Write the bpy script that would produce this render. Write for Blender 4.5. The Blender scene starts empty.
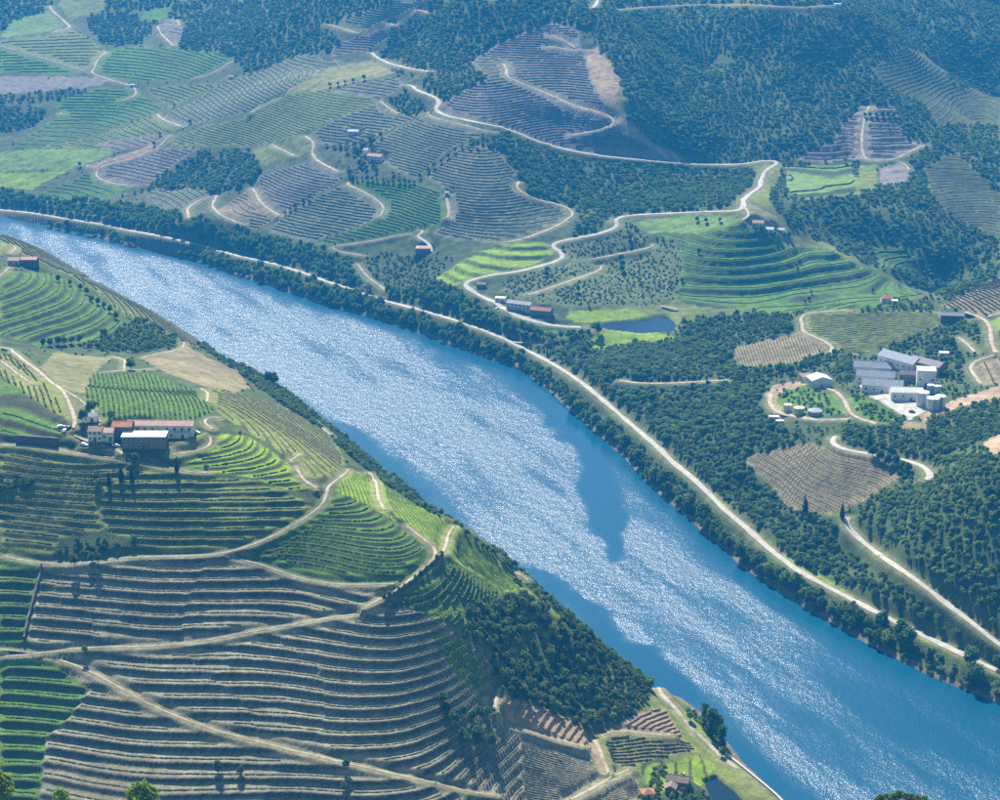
import bpy, bmesh, math, random
import numpy as np
from mathutils import Vector, Matrix
from math import radians, sin, cos, tan, pi, atan2, hypot

# ------------------------------------------------------------------ camera, world, sun, exposure
SC = bpy.context.scene
COL = SC.collection
CAM_H = 480.0                  # metres above the river
PITCH = radians(18.0)
FPX = 2005.0                   # focal length in pixels of a 1000 px wide frame
cam_data = bpy.data.cameras.new('camera')
cam = bpy.data.objects.new('camera', cam_data)
COL.objects.link(cam)
cam.location = (0, 0, CAM_H)
cam.rotation_euler = (radians(90) - PITCH, 0, 0)
cam_data.sensor_width = 36.0
cam_data.lens = 36.0 * FPX / 1000.0
cam_data.clip_start = 1.0
cam_data.clip_end = 40000.0
SC.camera = cam

SUN_EL, SUN_AZ = radians(43.0), radians(-13.0)     # azimuth measured from +Y towards +X
world = bpy.data.worlds.new('World')
SC.world = world
world.use_nodes = True
wn = world.node_tree
for n in list(wn.nodes):
    wn.nodes.remove(n)
sky = wn.nodes.new('ShaderNodeTexSky')
sky.sky_type = 'NISHITA'
sky.sun_disc = False
sky.sun_elevation = SUN_EL
sky.sun_rotation = SUN_AZ
sky.altitude = 300
sky.air_density = 1.0
sky.dust_density = 0.6
sky.ozone_density = 1.6
bg = wn.nodes.new('ShaderNodeBackground')
bg.inputs['Strength'].default_value = 0.06
wo = wn.nodes.new('ShaderNodeOutputWorld')
wn.links.new(sky.outputs[0], bg.inputs[0])
wn.links.new(bg.outputs[0], wo.inputs[0])
sun_data = bpy.data.lights.new('sun', 'SUN')
sun_data.energy = 5.0
sun_data.angle = radians(0.5)
sun_data.color = (1.0, 0.945, 0.85)
sun = bpy.data.objects.new('sun', sun_data)
COL.objects.link(sun)
sdir = Vector((sin(SUN_AZ) * cos(SUN_EL), cos(SUN_AZ) * cos(SUN_EL), sin(SUN_EL)))
sun.rotation_euler = (-sdir).to_track_quat('-Z', 'Y').to_euler()
sun.location = sdir * 800
SC.view_settings.view_transform = 'Standard'
SC.view_settings.look = 'None'
SC.view_settings.gamma = 1.0
SC.view_settings.use_curve_mapping = False
SC.view_settings.exposure = 1.08
SC.render.engine = 'CYCLES'
SC.cycles.use_denoising = False
SC.cycles.max_bounces = 5
SC.cycles.diffuse_bounces = 2
SC.cycles.glossy_bounces = 2
SC.cycles.transmission_bounces = 3
SC.cycles.volume_bounces = 0
SC.cycles.sample_clamp_direct = 0
SC.cycles.sample_clamp_indirect = 4
random.seed(7)
RNG = np.random.default_rng(11)

# ------------------------------------------------------------------ geometry of sight: pixel of the 1000x800 photograph <-> world
CP, SP = cos(PITCH), sin(PITCH)
def ray(px, py):
    """azimuth and slope (dz per horizontal metre) of the sight line through a pixel"""
    u, v = px - 500.0, py - 400.0
    dy = FPX * CP - v * SP
    dz = -FPX * SP - v * CP
    h = hypot(u, dy)
    return atan2(u, dy), dz / h
def at_z(px, py, z):
    a, s = ray(px, py)
    R = (z - CAM_H) / s
    return R * sin(a), R * cos(a)
def to_px(x, y, z):
    w = CAM_H - z
    d = y * CP + w * SP
    d = np.maximum(d, 1.0)
    return 500 + FPX * x / d, 400 - FPX * (y * SP - w * CP) / d

# ------------------------------------------------------------------ value noise
def _hash(ix, iy, seed):
    n = (ix.astype(np.int64) * 374761393 + iy.astype(np.int64) * 668265263 + seed * 1442695041) & 0xffffffff
    n = ((n ^ (n >> 13)) * 1274126177) & 0xffffffff
    return ((n ^ (n >> 16)) & 0xffffff) / float(0xffffff)
def vnoise(x, y, s, seed=0):
    x = np.asarray(x) / s; y = np.asarray(y) / s
    ix = np.floor(x); iy = np.floor(y)
    fx = x - ix; fy = y - iy
    fx = fx * fx * (3 - 2 * fx); fy = fy * fy * (3 - 2 * fy)
    a = _hash(ix, iy, seed); b = _hash(ix + 1, iy, seed); c = _hash(ix, iy + 1, seed); d = _hash(ix + 1, iy + 1, seed)
    return (a * (1 - fx) + b * fx) * (1 - fy) + (c * (1 - fx) + d * fx) * fy
def fbm(x, y, s, seed=0, o=3):
    t = 0; w = 0
    for k in range(o):
        t = t + vnoise(x, y, s / 2 ** k, seed + k * 17) * 0.5 ** k; w += 0.5 ** k
    return t / w - 0.5
def sstep(a, b, x):
    t = np.clip((x - a) / (b - a), 0, 1)
    return t * t * (3 - 2 * t)

# ------------------------------------------------------------------ object helpers
def tag(o, label=None, cat=None, group=None, kind=None):
    if label: o['label'] = label
    if cat: o['category'] = cat
    if group: o['group'] = group
    if kind: o['kind'] = kind
    return o
def link(name, me, mat=None, parent=None):
    o = bpy.data.objects.new(name, me)
    COL.objects.link(o)
    if mat is not None and len(me.materials) == 0: me.materials.append(mat)
    if parent is not None: o.parent = parent
    return o
def empty(name, loc=(0, 0, 0), rz=0.0):
    o = bpy.data.objects.new(name, None)
    COL.objects.link(o)
    o.location = loc; o.rotation_euler = (0, 0, rz)
    o.empty_display_size = 1.0
    return o
def mesh_np(name, V, F, smooth=False):
    """V (n,3), F (m,3) or (m,4) int arrays"""
    V = np.asarray(V, dtype=np.float32); F = np.asarray(F, dtype=np.int32)
    me = bpy.data.meshes.new(name)
    me.vertices.add(len(V)); me.vertices.foreach_set('co', V.ravel())
    k = F.shape[1]
    me.loops.add(F.size); me.loops.foreach_set('vertex_index', F.ravel())
    me.polygons.add(len(F))
    me.polygons.foreach_set('loop_start', np.arange(0, F.size, k, dtype=np.int32))
    me.polygons.foreach_set('loop_total', np.full(len(F), k, dtype=np.int32))
    me.polygons.foreach_set('use_smooth', np.full(len(F), smooth, dtype=bool))
    me.update(calc_edges=True)
    return me
def copy_tree(o, parent=None):
    c = o.copy(); COL.objects.link(c); c.parent = parent
    for ch in list(o.children): copy_tree(ch, c)
    return c

# ------------------------------------------------------------------ materials
class NT:
    def __init__(s, name):
        s.m = bpy.data.materials.new(name); s.m.use_nodes = True
        s.t = s.m.node_tree
        for n in list(s.t.nodes): s.t.nodes.remove(n)
        s.out = s.n('ShaderNodeOutputMaterial')
    def n(s, typ, **kw):
        nd = s.t.nodes.new(typ)
        for k, v in kw.items():
            if k.startswith('i_'):
                nd.inputs[k[2:].replace('_', ' ')].default_value = v
            else: setattr(nd, k, v)
        return nd
    def l(s, a, b): s.t.links.new(a, b)
    def noise(s, scale, detail=3, vec=None, rough=.55):
        nd = s.n('ShaderNodeTexNoise'); nd.inputs['Scale'].default_value = scale
        nd.inputs['Detail'].default_value = detail; nd.inputs['Roughness'].default_value = rough
        if vec is not None: s.l(vec, nd.inputs['Vector'])
        return nd.outputs['Fac']
    def mrange(s, v, a, b, c, d):
        nd = s.n('ShaderNodeMapRange'); s.l(v, nd.inputs[0])
        for i, q in enumerate((a, b, c, d)): nd.inputs[i + 1].default_value = q
        return nd.outputs[0]
    def math(s, op, a, b):
        nd = s.n('ShaderNodeMath', operation=op)
        for i, q in enumerate((a, b)):
            if isinstance(q, (int, float)): nd.inputs[i].default_value = q
            else: s.l(q, nd.inputs[i])
        return nd.outputs[0]
    def mix(s, f, a, b, mode='MIX'):
        nd = s.n('ShaderNodeMix', data_type='RGBA', blend_type=mode)
        for sock, q in ((nd.inputs[0], f), (nd.inputs[6], a), (nd.inputs[7], b)):
            if isinstance(q, (int, float)): sock.default_value = q
            elif isinstance(q, (tuple, list)): sock.default_value = (*q[:3], 1)
            else: s.l(q, sock)
        return nd.outputs[2]
    def scale(s, col, f):
        nd = s.n('ShaderNodeVectorMath', operation='SCALE')
        s.l(col, nd.inputs[0])
        if isinstance(f, (int, float)): nd.inputs['Scale'].default_value = f
        else: s.l(f, nd.inputs['Scale'])
        return nd.outputs[0]
    def pos(s): return s.n('ShaderNodeNewGeometry').outputs['Position']
    def obj(s): return s.n('ShaderNodeTexCoord').outputs['Object']
    def bsdf(s, col, rough=.8, spec=.3, metal=0, normal=None):
        b = s.n('ShaderNodeBsdfPrincipled')
        if isinstance(col, (tuple, list)): b.inputs['Base Color'].default_value = (*col[:3], 1)
        else: s.l(col, b.inputs['Base Color'])
        if isinstance(rough, (int, float)): b.inputs['Roughness'].default_value = rough
        else: s.l(rough, b.inputs['Roughness'])
        b.inputs['Specular IOR Level'].default_value = spec
        b.inputs['Metallic'].default_value = metal
        if normal is not None: s.l(normal, b.inputs['Normal'])
        return b.outputs[0]
    def bump(s, h, strength, dist):
        nd = s.n('ShaderNodeBump'); nd.inputs['Strength'].default_value = strength; nd.inputs['Distance'].default_value = dist
        s.l(h, nd.inputs['Height']); return nd.outputs[0]
    def done(s, sh): s.l(sh, s.out.inputs['Surface']); return s.m

def mat_plain(name, col, rough=.8, var=.25, scale=.4, spec=.25, bump=0, metal=0):
    t = NT(name)
    f = t.mrange(t.noise(scale, 4, t.obj()), .3, .7, 1 - var, 1 + var)
    rgb = t.n('ShaderNodeRGB'); rgb.outputs[0].default_value = (*col, 1)
    nrm = t.bump(t.noise(scale * 4, 3, t.obj()), bump, .1) if bump else None
    return t.done(t.bsdf(t.scale(rgb.outputs[0], f), rough, spec, metal, nrm))

def mat_leaf(name, col, col2, translucency=.48, rnd=.45, nscale=.25):
    t = NT(name)
    oi = t.n('ShaderNodeObjectInfo')
    c = t.mix(oi.outputs['Random'], col, col2)
    w = t.n('ShaderNodeTexWhiteNoise', noise_dimensions='1D'); t.l(oi.outputs['Random'], w.inputs['W'])
    f = t.mrange(w.outputs['Value'], 0, 1, 1 - rnd, 1 + rnd)
    g = t.mrange(t.noise(nscale, 3, t.pos()), .3, .7, .75, 1.25)
    c = t.scale(c, t.math('MULTIPLY', f, g))
    d = t.bsdf(c, .75, .15)
    tr = t.n('ShaderNodeBsdfTranslucent')
    t.l(t.mix(.5, c, (.24, .31, .045)), tr.inputs[0])
    mx = t.n('ShaderNodeMixShader'); mx.inputs[0].default_value = translucency
    t.l(d, mx.inputs[1]); t.l(tr.outputs[0], mx.inputs[2])
    return t.done(mx.outputs[0])

def mat_ground():
    t = NT('ground_soil_and_grass')
    at = t.n('ShaderNodeAttribute', attribute_name='ground_colour')
    p = t.pos()
    big = t.mrange(t.noise(.02, 4, p), .3, .7, .8, 1.2)
    mid = t.mrange(t.noise(.16, 4, p), .3, .7, .72, 1.28)
    fine = t.mrange(t.noise(.9, 3, p), .3, .7, .7, 1.3)
    f = t.math('MULTIPLY', t.math('MULTIPLY', big, mid), fine)
    c = t.scale(at.outputs['Color'], f)
    weed = t.mrange(t.noise(.11, 4, p, .65), .52, .68, 0, .5)
    c = t.mix(weed, c, t.mix(.5, c, (.09, .12, .035)))
    nrm = t.bump(t.noise(.7, 4, p), .6, .5)
    return t.done(t.bsdf(c, .95, .1, 0, nrm))

def mat_water(name, calm_only=False):
    t = NT(name)
    p = t.pos()
    mp = t.n('ShaderNodeMapping'); t.l(p, mp.inputs['Vector'])
    mp.inputs['Rotation'].default_value = (0, 0, radians(25))
    mp.inputs['Scale'].default_value = (1.0, .55, 1.0)
    q = mp.outputs[0]
    n1 = t.noise(2.4, 2, q, .65)
    n2 = t.noise(.22, 3, q, .6)
    h = t.math('ADD', t.math('MULTIPLY', n1, .42), t.math('MULTIPLY', n2, 1.2))
    bp = t.n('ShaderNodeBump'); bp.inputs['Distance'].default_value = 1.0
    t.l(h, bp.inputs['Height'])
    at = t.n('ShaderNodeAttribute', attribute_name='ripple')
    if calm_only: bp.inputs['Strength'].default_value = .05
    else: t.l(t.mrange(at.outputs['Fac'], 0, 1, .06, .64), bp.inputs['Strength'])
    b = t.n('ShaderNodeBsdfPrincipled')
    b.inputs['Base Color'].default_value = (.004, .02, .035, 1) if calm_only else (.005, .075, .14, 1)
    if calm_only: b.inputs['Roughness'].default_value = .1
    else: t.l(t.mrange(at.outputs['Fac'], 0, 1, .10, .30), b.inputs['Roughness'])
    b.inputs['IOR'].default_value = 1.333
    b.inputs['Specular IOR Level'].default_value = .5
    t.l(bp.outputs[0], b.inputs['Normal'])
    return t.done(b.outputs[0])

def mat_vine(name, col, col2):
    t = NT(name)
    p = t.pos()
    c = t.mix(t.mrange(t.noise(.35, 4, p, .7), .35, .65, 0, 1), col, col2)
    f = t.mrange(t.noise(1.6, 2, p), .3, .7, .6, 1.4)
    c = t.scale(c, f)
    d = t.bsdf(c, .85, .1)
    tr = t.n('ShaderNodeBsdfTranslucent'); t.l(c, tr.inputs[0])
    mx = t.n('ShaderNodeMixShader'); mx.inputs[0].default_value = .4
    t.l(d, mx.inputs[1]); t.l(tr.outputs[0], mx.inputs[2])
    return t.done(mx.outputs[0])

M = {}
M['ground'] = mat_ground()
M['water'] = mat_water('river_water')
M['pond'] = mat_water('pond_water', True)
M['asphalt'] = mat_plain('pale_road_surface', (.42, .39, .33), .9, .2, .2)
M['dirt'] = mat_plain('dry_dirt_track', (.40, .33, .23), .95, .4, .25)
M['path'] = mat_plain('grey_farm_track', (.33, .30, .235), .95, .4, .25)
M['concrete'] = mat_plain('pale_concrete', (.55, .52, .47), .9, .1, .1)
M['v_green'] = mat_vine('vine_green', (.07, .12, .03), (.11, .15, .05))
M['v_bright'] = mat_vine('vine_bright_green', (.12, .20, .03), (.17, .22, .05))
M['v_grey'] = mat_vine('vine_grey_green', (.23, .225, .14), (.17, .185, .09))
M['v_olive'] = mat_vine('vine_olive', (.15, .16, .07), (.19, .18, .10))
M['v_brown'] = mat_vine('vine_brown', (.20, .17, .11), (.14, .14, .07))
M['earth'] = mat_vine('bare_earth_ridge', (.42, .30, .19), (.34, .25, .16))
M['leaf_dark'] = mat_leaf('leaf_dark', (.058, .138, .036), (.10, .18, .040))
M['leaf_mid'] = mat_leaf('leaf_mid', (.092, .195, .036), (.14, .22, .042))
M['leaf_light'] = mat_leaf('leaf_light', (.15, .27, .036), (.19, .265, .045))
M['leaf_olive'] = mat_leaf('leaf_olive', (.09, .11, .055), (.065, .085, .035))
M['leaf_cypress'] = mat_leaf('leaf_cypress', (.012, .032, .012), (.02, .045, .016), .15)
M['bark'] = mat_plain('bark', (.10, .075, .055), .95, .3, 2)

# ------------------------------------------------------------------ survey: (pixel x, pixel y, metres above the river)
SURVEY = [
 # road and bank beyond the river
 (5,208,8),(100,228,8),(200,250,8),(310,284,8),(390,303,8),(510,345,9),(555,370,9),(610,410,9),(660,455,9),
 (720,510,9),(790,570,9),(870,612,9),(1000,672,9),
 # slopes beyond the river, left
 (60,190,20),(0,160,35),(30,100,75),(30,50,110),(30,0,150),(120,50,112),(120,0,150),(100,120,60),(150,190,30),
 (200,215,36),(230,210,33),(200,150,60),(225,165,52),(170,105,80),(220,70,112),(220,30,138),(220,0,160),
 (300,270,12),(300,230,33),(300,180,64),(300,130,96),(300,80,130),(300,40,150),(300,0,185),
 (400,270,22),(400,240,38),(400,200,61),(400,160,87),(400,120,113),(400,80,140),(400,50,152),(400,0,200),
 (480,200,73),(480,160,98),(480,120,124),(480,80,152),(480,45,172),(480,0,212),
 (450,280,30),(520,245,48),(500,255,43),(530,305,30),(550,215,60),(600,215,62),
 (560,180,77),(560,130,110),(560,90,140),(560,50,171),(560,10,204),
 (650,190,70),(680,160,80),(635,100,137),(690,100,120),(640,60,163),(700,70,136),(620,15,200),
 (760,150,86),(760,110,115),(760,70,146),(760,30,180),(760,0,207),(700,20,180),
 (870,160,82),(870,105,121),(850,60,156),(850,10,200),(905,45,160),(960,70,120),(950,100,112),(950,50,138),(980,0,180),
 (1000,150,92),(980,180,73),(900,220,56),(800,190,75),(850,200,68),(900,270,27),(935,290,11),(980,230,46),(1000,260,38),
 # the spur with the green terraces, orchard, pond
 (750,200,78),(760,215,76),(700,310,25),(700,260,48),(700,220,68),(800,300,26),(800,250,46),(830,250,46),(860,265,36),
 (915,297,20),(870,250,36),(640,270,35),(600,280,33),(620,225,60),(650,240,52),
 (650,325,20),(610,317,20.5),(690,325,20),(620,345,14),(620,370,24),(650,370,29),(720,360,35),(680,350,26),(650,400,20),
 (700,430,25),(740,400,35),
 # winery hill
 (790,350,45),(870,325,55),(860,310,60),(800,316,52),(888,301,36),(950,320,62),(1000,290,75),(900,380,55),(820,375,48),(790,410,44),
 (850,440,46),(830,447,45),(880,457,46),(870,490,35),(900,410,53),(985,395,62),(960,440,60),(820,475,36),(760,462,27),(760,500,14),(820,510,24),
 (850,520,26),(900,580,24),(1000,640,20),(930,500,56),(1000,480,80),(1000,560,50),(940,540,46),(860,560,13),(950,640,11),
 # near hill, left of the river
 (0,800,49),(145,800,53),(300,800,53),(450,800,50),(520,800,34),(600,790,24),(680,785,11),(735,795,5),
 (0,700,71),(145,700,75),(300,700,76),(450,700,72),(490,700,63),(0,600,97),(145,600,100),(300,600,101),(450,620,95),
 (0,520,119),(145,520,123),(300,540,117),(145,460,140),(0,440,143),(145,437,147),(60,440,147),(215,440,143),(330,485,131),(445,555,110),
 (500,640,73),(520,700,55),(545,680,46),(600,740,25),(640,730,20),(700,745,6),(560,650,49),(600,690,31),(545,603,66),
 (470,530,96),(400,500,110),(500,580,76),
 (230,400,128),(300,430,108),(330,440,92),(360,465,62),(200,380,115),(130,390,130),(60,380,138),(0,370,152),(0,350,146),(60,370,128),
 (110,357,98),(200,350,74),(280,400,72),(250,370,62),
 (60,345,93),(20,275,116),(100,310,97),(115,330,91),(150,312,66),(180,330,54),(0,240,108),(60,290,107),(60,320,100),(30,245,84),(0,310,109),(0,335,101),
]
# shore lines; the far one from the picture, the near one (mostly hidden by the hill) in metres
FAR_SHORE = [(-80,198),(0,216),(100,238),(200,262),(320,303),(400,326),(470,352),(520,368),(545,388),(570,410),(620,455),(650,485),
             (690,520),(740,565),(800,605),(870,645),(930,675),(1000,705),(1080,740)]
NEAR_SHORE_PX = [(680,698),(699,712),(714,728),(728,744),(741,762),(760,783),(782,803),(808,832)]
NEAR_SHORE_M = [(-900,2100),(-560,1935),(-400,1785),(-250,1600),(-165,1470),(-84,1330),(-8,1150),(52,1040),(80,978)]

# ------------------------------------------------------------------ roads and tracks: (kind, width, pixels, label)
ROADS = [
 ('road','asphalt',4.4,[(-30,205),(0,210),(25,212),(50,216),(72,220),(100,224),(127,230),(165,237),(202,246),(242,257),(275,264),(310,275),(325,281),(350,289),(385,301),(425,311),(460,322),(480,329),(505,339),(530,352),(555,365),(572,376),(585,385),(604,401),(620,415),(640,432),(660,449),(670,460),(695,480),(725,510),(750,531),(770,550),(800,572),(825,586),(855,601),(872,610),(910,629),(940,644),(965,655),(1000,672),(1060,702)]),
 ('road','asphalt',4,[(1040,672),(1000,645),(975,625),(942,600),(920,582),(890,562),(862,542),(847,527),(843,519),(850,514)]),
 ('road','asphalt',4,[(922,483),(930,478),(932,474),(922,465),(905,460),(885,456),(855,452),(836,447),(830,440),(838,435)]),
 ('track','dirt',3,[(807,384),(835,390),(845,400),(848,410),(855,418),(867,421),(880,424)]),
 ('track','dirt',3,[(855,418),(820,421),(787,416),(775,412),(769,402),(772,392)]),
 ('track','dirt',2.4,[(957,337),(964,341),(970,347),(976,353)]),
 ('track','dirt',3.3,[(963,312),(975,315),(985,319),(990,327),(992,345),(997,354)]),
 ('track','dirt',2.6,[(997,354),(980,359),(969,367),(975,376),(982,385)]),
 ('track','dirt',2.6,[(985,319),(1000,313),(1030,308)]),
 ('track','dirt',2.6,[(857,310),(830,311),(807,314),(799,319),(804,326),(800,331),(815,337),(830,344),(834,350),(828,354)]),
 ('road','asphalt',4.7,[(405,86),(412,84),(415,90),(435,97),(441,102),(434,110),(445,116),(475,122),(500,127),(517,132),(532,140),(562,149),(600,156),(660,162),(690,164),(725,165),(750,164),(767,159),(780,161),(772,167),(765,171),(761,180),(760,187),(750,194),(743,200),(744,207),(738,211),(700,212),(660,214),(630,215),(614,219),(619,227),(600,234),(580,238),(560,241),(550,245),(554,248),(565,255),(560,261),(537,267),(517,272),(492,275),(470,280),(463,285),(472,292),(487,299),(497,304),(503,309),(515,316),(540,324),(575,328),(595,330),(610,332)]),
 ('track','asphalt',2.6,[(744,207),(750,214),(748,219),(740,222)]),
 ('track','asphalt',3,[(585,337),(595,331),(606,333),(604,338)]),
 ('track','asphalt',2.4,[(508,342),(525,343),(548,343)]),
 ('track','path',2.4,[(428,111),(431,118),(460,124),(497,134)]),
 ('track','dirt',3,[(502,62),(507,69),(506,77),(527,86),(550,95),(575,107),(607,114),(616,120),(615,127),(595,131),(570,136)]),
 ('track','dirt',2.6,[(547,46),(575,51),(592,50)]),
 ('track','dirt',2,[(550,34),(567,42),(576,50)]),
 ('track','asphalt',3.3,[(592,9),(596,5),(599,-5)]),
 ('track','dirt',2.6,[(615,10),(650,7),(700,5),(750,5),(800,8),(838,5)]),
 ('road','asphalt',4.3,[(371,51),(375,57),(390,64),(410,69),(430,72)]),
 ('track','dirt',2.6,[(380,100),(385,106),(400,115)]),
 ('track','dirt',3,[(304,135),(316,144),(311,150),(315,160),(340,173)]),
 ('track','dirt',2.4,[(271,145),(282,150),(296,157)]),
 ('track','dirt',2.6,[(352,181),(344,184),(360,190),(377,200),(385,207),(379,220)]),
 ('track','dirt',2.6,[(252,187),(259,200),(265,207),(281,217)]),
 ('track','dirt',2.6,[(217,194),(212,206),(220,215),(243,226)]),
 ('track','dirt',2.6,[(217,194),(202,199),(187,209),(189,220)]),
 ('track','dirt',3,[(446,195),(448,205),(450,212),(447,222)]),
 ('track','asphalt',3,[(420,229),(426,232),(414,237),(427,241),(432,247),(431,254)]),
 ('track','path',2,[(412,232),(375,241),(330,247),(337,252),(365,256)]),
 ('track','path',2.6,[(356,262),(367,277),(387,291)]),
 ('track','dirt',3,[(520,180),(515,187),(532,199),(565,206),(575,214),(560,225),(525,239),(500,244)]),
 ('track','dirt',2.6,[(525,296),(545,290),(567,282),(597,272),(604,267),(600,264)]),
 ('track','dirt',2.4,[(590,260),(630,252),(655,247),(653,242)]),
 ('track','dirt',2.4,[(658,306),(668,306),(680,310)]),
 ('track','dirt',2.6,[(618,381),(650,384),(700,382),(730,379)]),
 ('road','dirt',4,[(49,5),(52,11),(67,24),(71,28),(50,34)]),
 ('track','dirt',3.3,[(107,51),(96,62),(95,69),(90,73),(112,81),(132,86),(137,91),(135,97),(120,102)]),
 ('track','path',2.6,[(0,46),(37,57),(87,72)]),
 ('track','dirt',3,[(177,19),(180,27),(163,24),(157,26),(160,33),(174,47)]),
 ('track','dirt',2.6,[(237,57),(220,70),(192,81)]),
 ('track','dirt',3,[(157,114),(161,119),(182,127)]),
 ('track','dirt',2.6,[(172,133),(166,139),(160,147),(135,159),(105,165),(96,171),(97,179),(113,184),(130,186)]),
 ('track','dirt',2.6,[(59,112),(64,116)]),
 ('track','dirt',2.6,[(325,24),(340,28),(357,34)]),
 ('track','dirt',2.6,[(391,20),(389,25),(395,28)]),
 ('track','dirt',3,[(416,10),(421,9),(430,14)]),
 ('track','dirt',2.6,[(250,117),(258,109),(266,104),(282,95)]),
 ('track','dirt',2.6,[(870,104),(865,117),(862,135),(862,150),(866,162),(895,160),(910,152),(926,144)]),
 ('track','dirt',2.4,[(897,160),(905,163),(910,172)]),
 # near hill
 ('track','dirt',2,[(-30,345),(0,349),(12,351),(37,370),(52,383),(62,389),(68,400),(74,415),(76,427),(72,432)]),
 ('track','dirt',1.3,[(62,389),(80,399),(97,415),(100,425)]),
 ('track','dirt',2,[(72,432),(78,438),(100,444),(122,454),(130,459)]),
 ('track','path',1.4,[(-20,446),(0,445),(25,445),(57,449),(87,456),(130,459),(150,465),(175,471),(212,474)]),
 ('track','dirt',1.5,[(168,457),(190,453),(210,449),(215,443),(208,435)]),
 ('track','dirt',1.5,[(221,421),(214,416),(200,418),(207,425),(215,432)]),
 ('track','dirt',1.5,[(200,389),(208,393),(207,401)]),
 ('track','dirt',1.5,[(92,373),(120,371),(155,370)]),
 ('track','dirt',1.3,[(110,357),(125,360),(124,370)]),
 ('track','dirt',1.3,[(140,357),(175,351),(184,347),(184,343)]),
 ('track','path',1.4,[(349,471),(327,486),(322,491),(330,497),(317,510),(295,525),(275,537),(250,546),(227,555),(200,556),(125,557),(102,560),(87,564),(50,565),(20,561),(0,554)]),
 ('track','dirt',1.5,[(302,455),(287,461)]),
 ('track','dirt',1.7,[(295,464),(301,477),(310,487),(322,491)]),
 ('track','dirt',1.7,[(349,471),(370,475),(376,482),(379,500),(386,512)]),
 ('track','dirt',1.7,[(404,522),(425,540),(441,555),(410,580),(382,600),(360,612)]),
 ('track','dirt',1.5,[(441,555),(447,545),(447,535),(455,526)]),
 ('track','path',1.3,[(360,612),(337,616),(300,624),(250,632),(212,640),(175,645),(135,647),(87,647),(43,654),(0,657)]),
 ('track','path',1.3,[(43,654),(20,651),(-10,648)]),
 ('track','dirt',1.4,[(43,654),(75,664),(107,680),(140,700),(175,716),(212,730),(250,740),(287,749),(337,761),(387,772),(450,786),(500,801)]),
 ('track','path',1.1,[(227,555),(250,560),(292,577),(325,585),(400,584)]),
 ('track','dirt',1.3,[(500,716),(532,732),(565,745),(585,752)]),
 ('track','dirt',2,[(594,736),(602,755),(608,772),(610,777)]),
 ('track','dirt',1.5,[(598,736),(610,729),(640,732),(675,739)]),
 ('track','dirt',1.5,[(632,770),(610,777),(595,787),(567,801)]),
 ('track','dirt',2,[(500,682),(497,700),(493,716)]),
 ('track','path',2.4,[(658,689),(675,707),(690,727),(712,747),(725,760),(750,782),(775,802),(800,828)]),
 ('track','dirt',1.3,[(508,563),(520,574),(531,586)]),
 ('track','dirt',1.3,[(307,416),(325,430),(333,437)]),
 ('track','dirt',1.3,[(-15,243),(0,244),(12,246),(16,249),(10,254)]),
 ('track','dirt',1.5,[(10,267),(0,276),(-15,284)]),
 ('track','dirt',1.3,[(0,360),(15,372),(35,386)]),
]

# ------------------------------------------------------------------ ground cover, painted in this order
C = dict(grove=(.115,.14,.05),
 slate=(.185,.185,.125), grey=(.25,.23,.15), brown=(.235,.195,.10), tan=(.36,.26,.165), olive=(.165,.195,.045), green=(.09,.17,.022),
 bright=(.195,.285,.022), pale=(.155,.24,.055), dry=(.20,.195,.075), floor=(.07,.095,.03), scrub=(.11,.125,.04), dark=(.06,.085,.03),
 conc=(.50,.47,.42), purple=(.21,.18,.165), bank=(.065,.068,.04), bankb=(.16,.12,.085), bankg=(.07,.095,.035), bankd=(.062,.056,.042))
# (name, polygon, ground, bank, step or 0, tread share, rows ('c' contour | (dx,dy) pixel direction | None), row spacing or rows per terrace, vine material, label)
F = []
def field(poly, ground, bank='bank', step=0, tread=.6, rows=None, sp=1, vine='v_green', label=None, h=1.3, w=.9):
    F.append(dict(poly=poly, ground=C[ground], bank=C[bank], step=step, tread=tread, rows=rows, sp=sp, vine=vine, label=label, h=h, w=w))
# slopes beyond the river, far left
field([(0,38),(12,22),(48,10),(66,25),(60,30),(20,36)],'pale')
field([(60,0),(105,0),(105,10),(70,20),(58,5)],'olive')
field([(145,10),(180,0),(160,22),(140,20)],'green')
field([(0,40),(50,35),(71,29),(95,42),(106,50),(95,65),(88,71),(40,56),(0,45)],'olive','bankg',2.3,.55,'c',1,'v_green','hazy green vineyard below the bend of the pale road at upper left',h=.9,w=.7)
field([(0,49),(37,59),(85,73),(60,75),(0,72)],'green','bankg',2.3,.55,'c',1,'v_green','thin wedge of green vineyard above the bare brown field at far left',h=.9,w=.7)
field([(0,76),(90,77),(112,82),(85,88),(0,94)],'purple')
field([(107,51),(140,45),(175,48),(220,52),(235,58),(190,81),(140,83),(115,80),(97,70)],'green','bankg',2.3,.5,'c',1,'v_green','rounded green vineyard below the small vineyard with a hairpin track',h=.9,w=.7)
field([(140,42),(160,28),(174,48),(185,32),(178,18),(165,20),(150,33)],'purple','bankb',2.3,.5,'c',1,'v_brown','small purplish vineyard with a hairpin track between two woods',h=.9,w=.7)
field([(60,100),(95,88),(130,87),(165,105),(160,112),(115,128),(60,145),(30,150),(8,150),(55,118)],'green','bankg',2.3,.5,'c',1,'v_green','large green vineyard slope at left below a curved ridge track',h=.9,w=.7)
field([(165,86),(215,83),(220,85),(170,107),(140,88)],'olive','bankg',2.3,.5,'c',1,'v_green','narrow dim green vineyard wedge in the fold beside the ridge',h=.9,w=.7)
field([(250,75),(300,54),(345,62),(330,70),(280,95),(265,104),(250,112),(182,127),(165,115),(200,97),(225,82)],'slate','bankg',2.3,.5,'c',1,'v_green','long blue green vineyard climbing to the right across the upper left',h=.9,w=.7)
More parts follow.
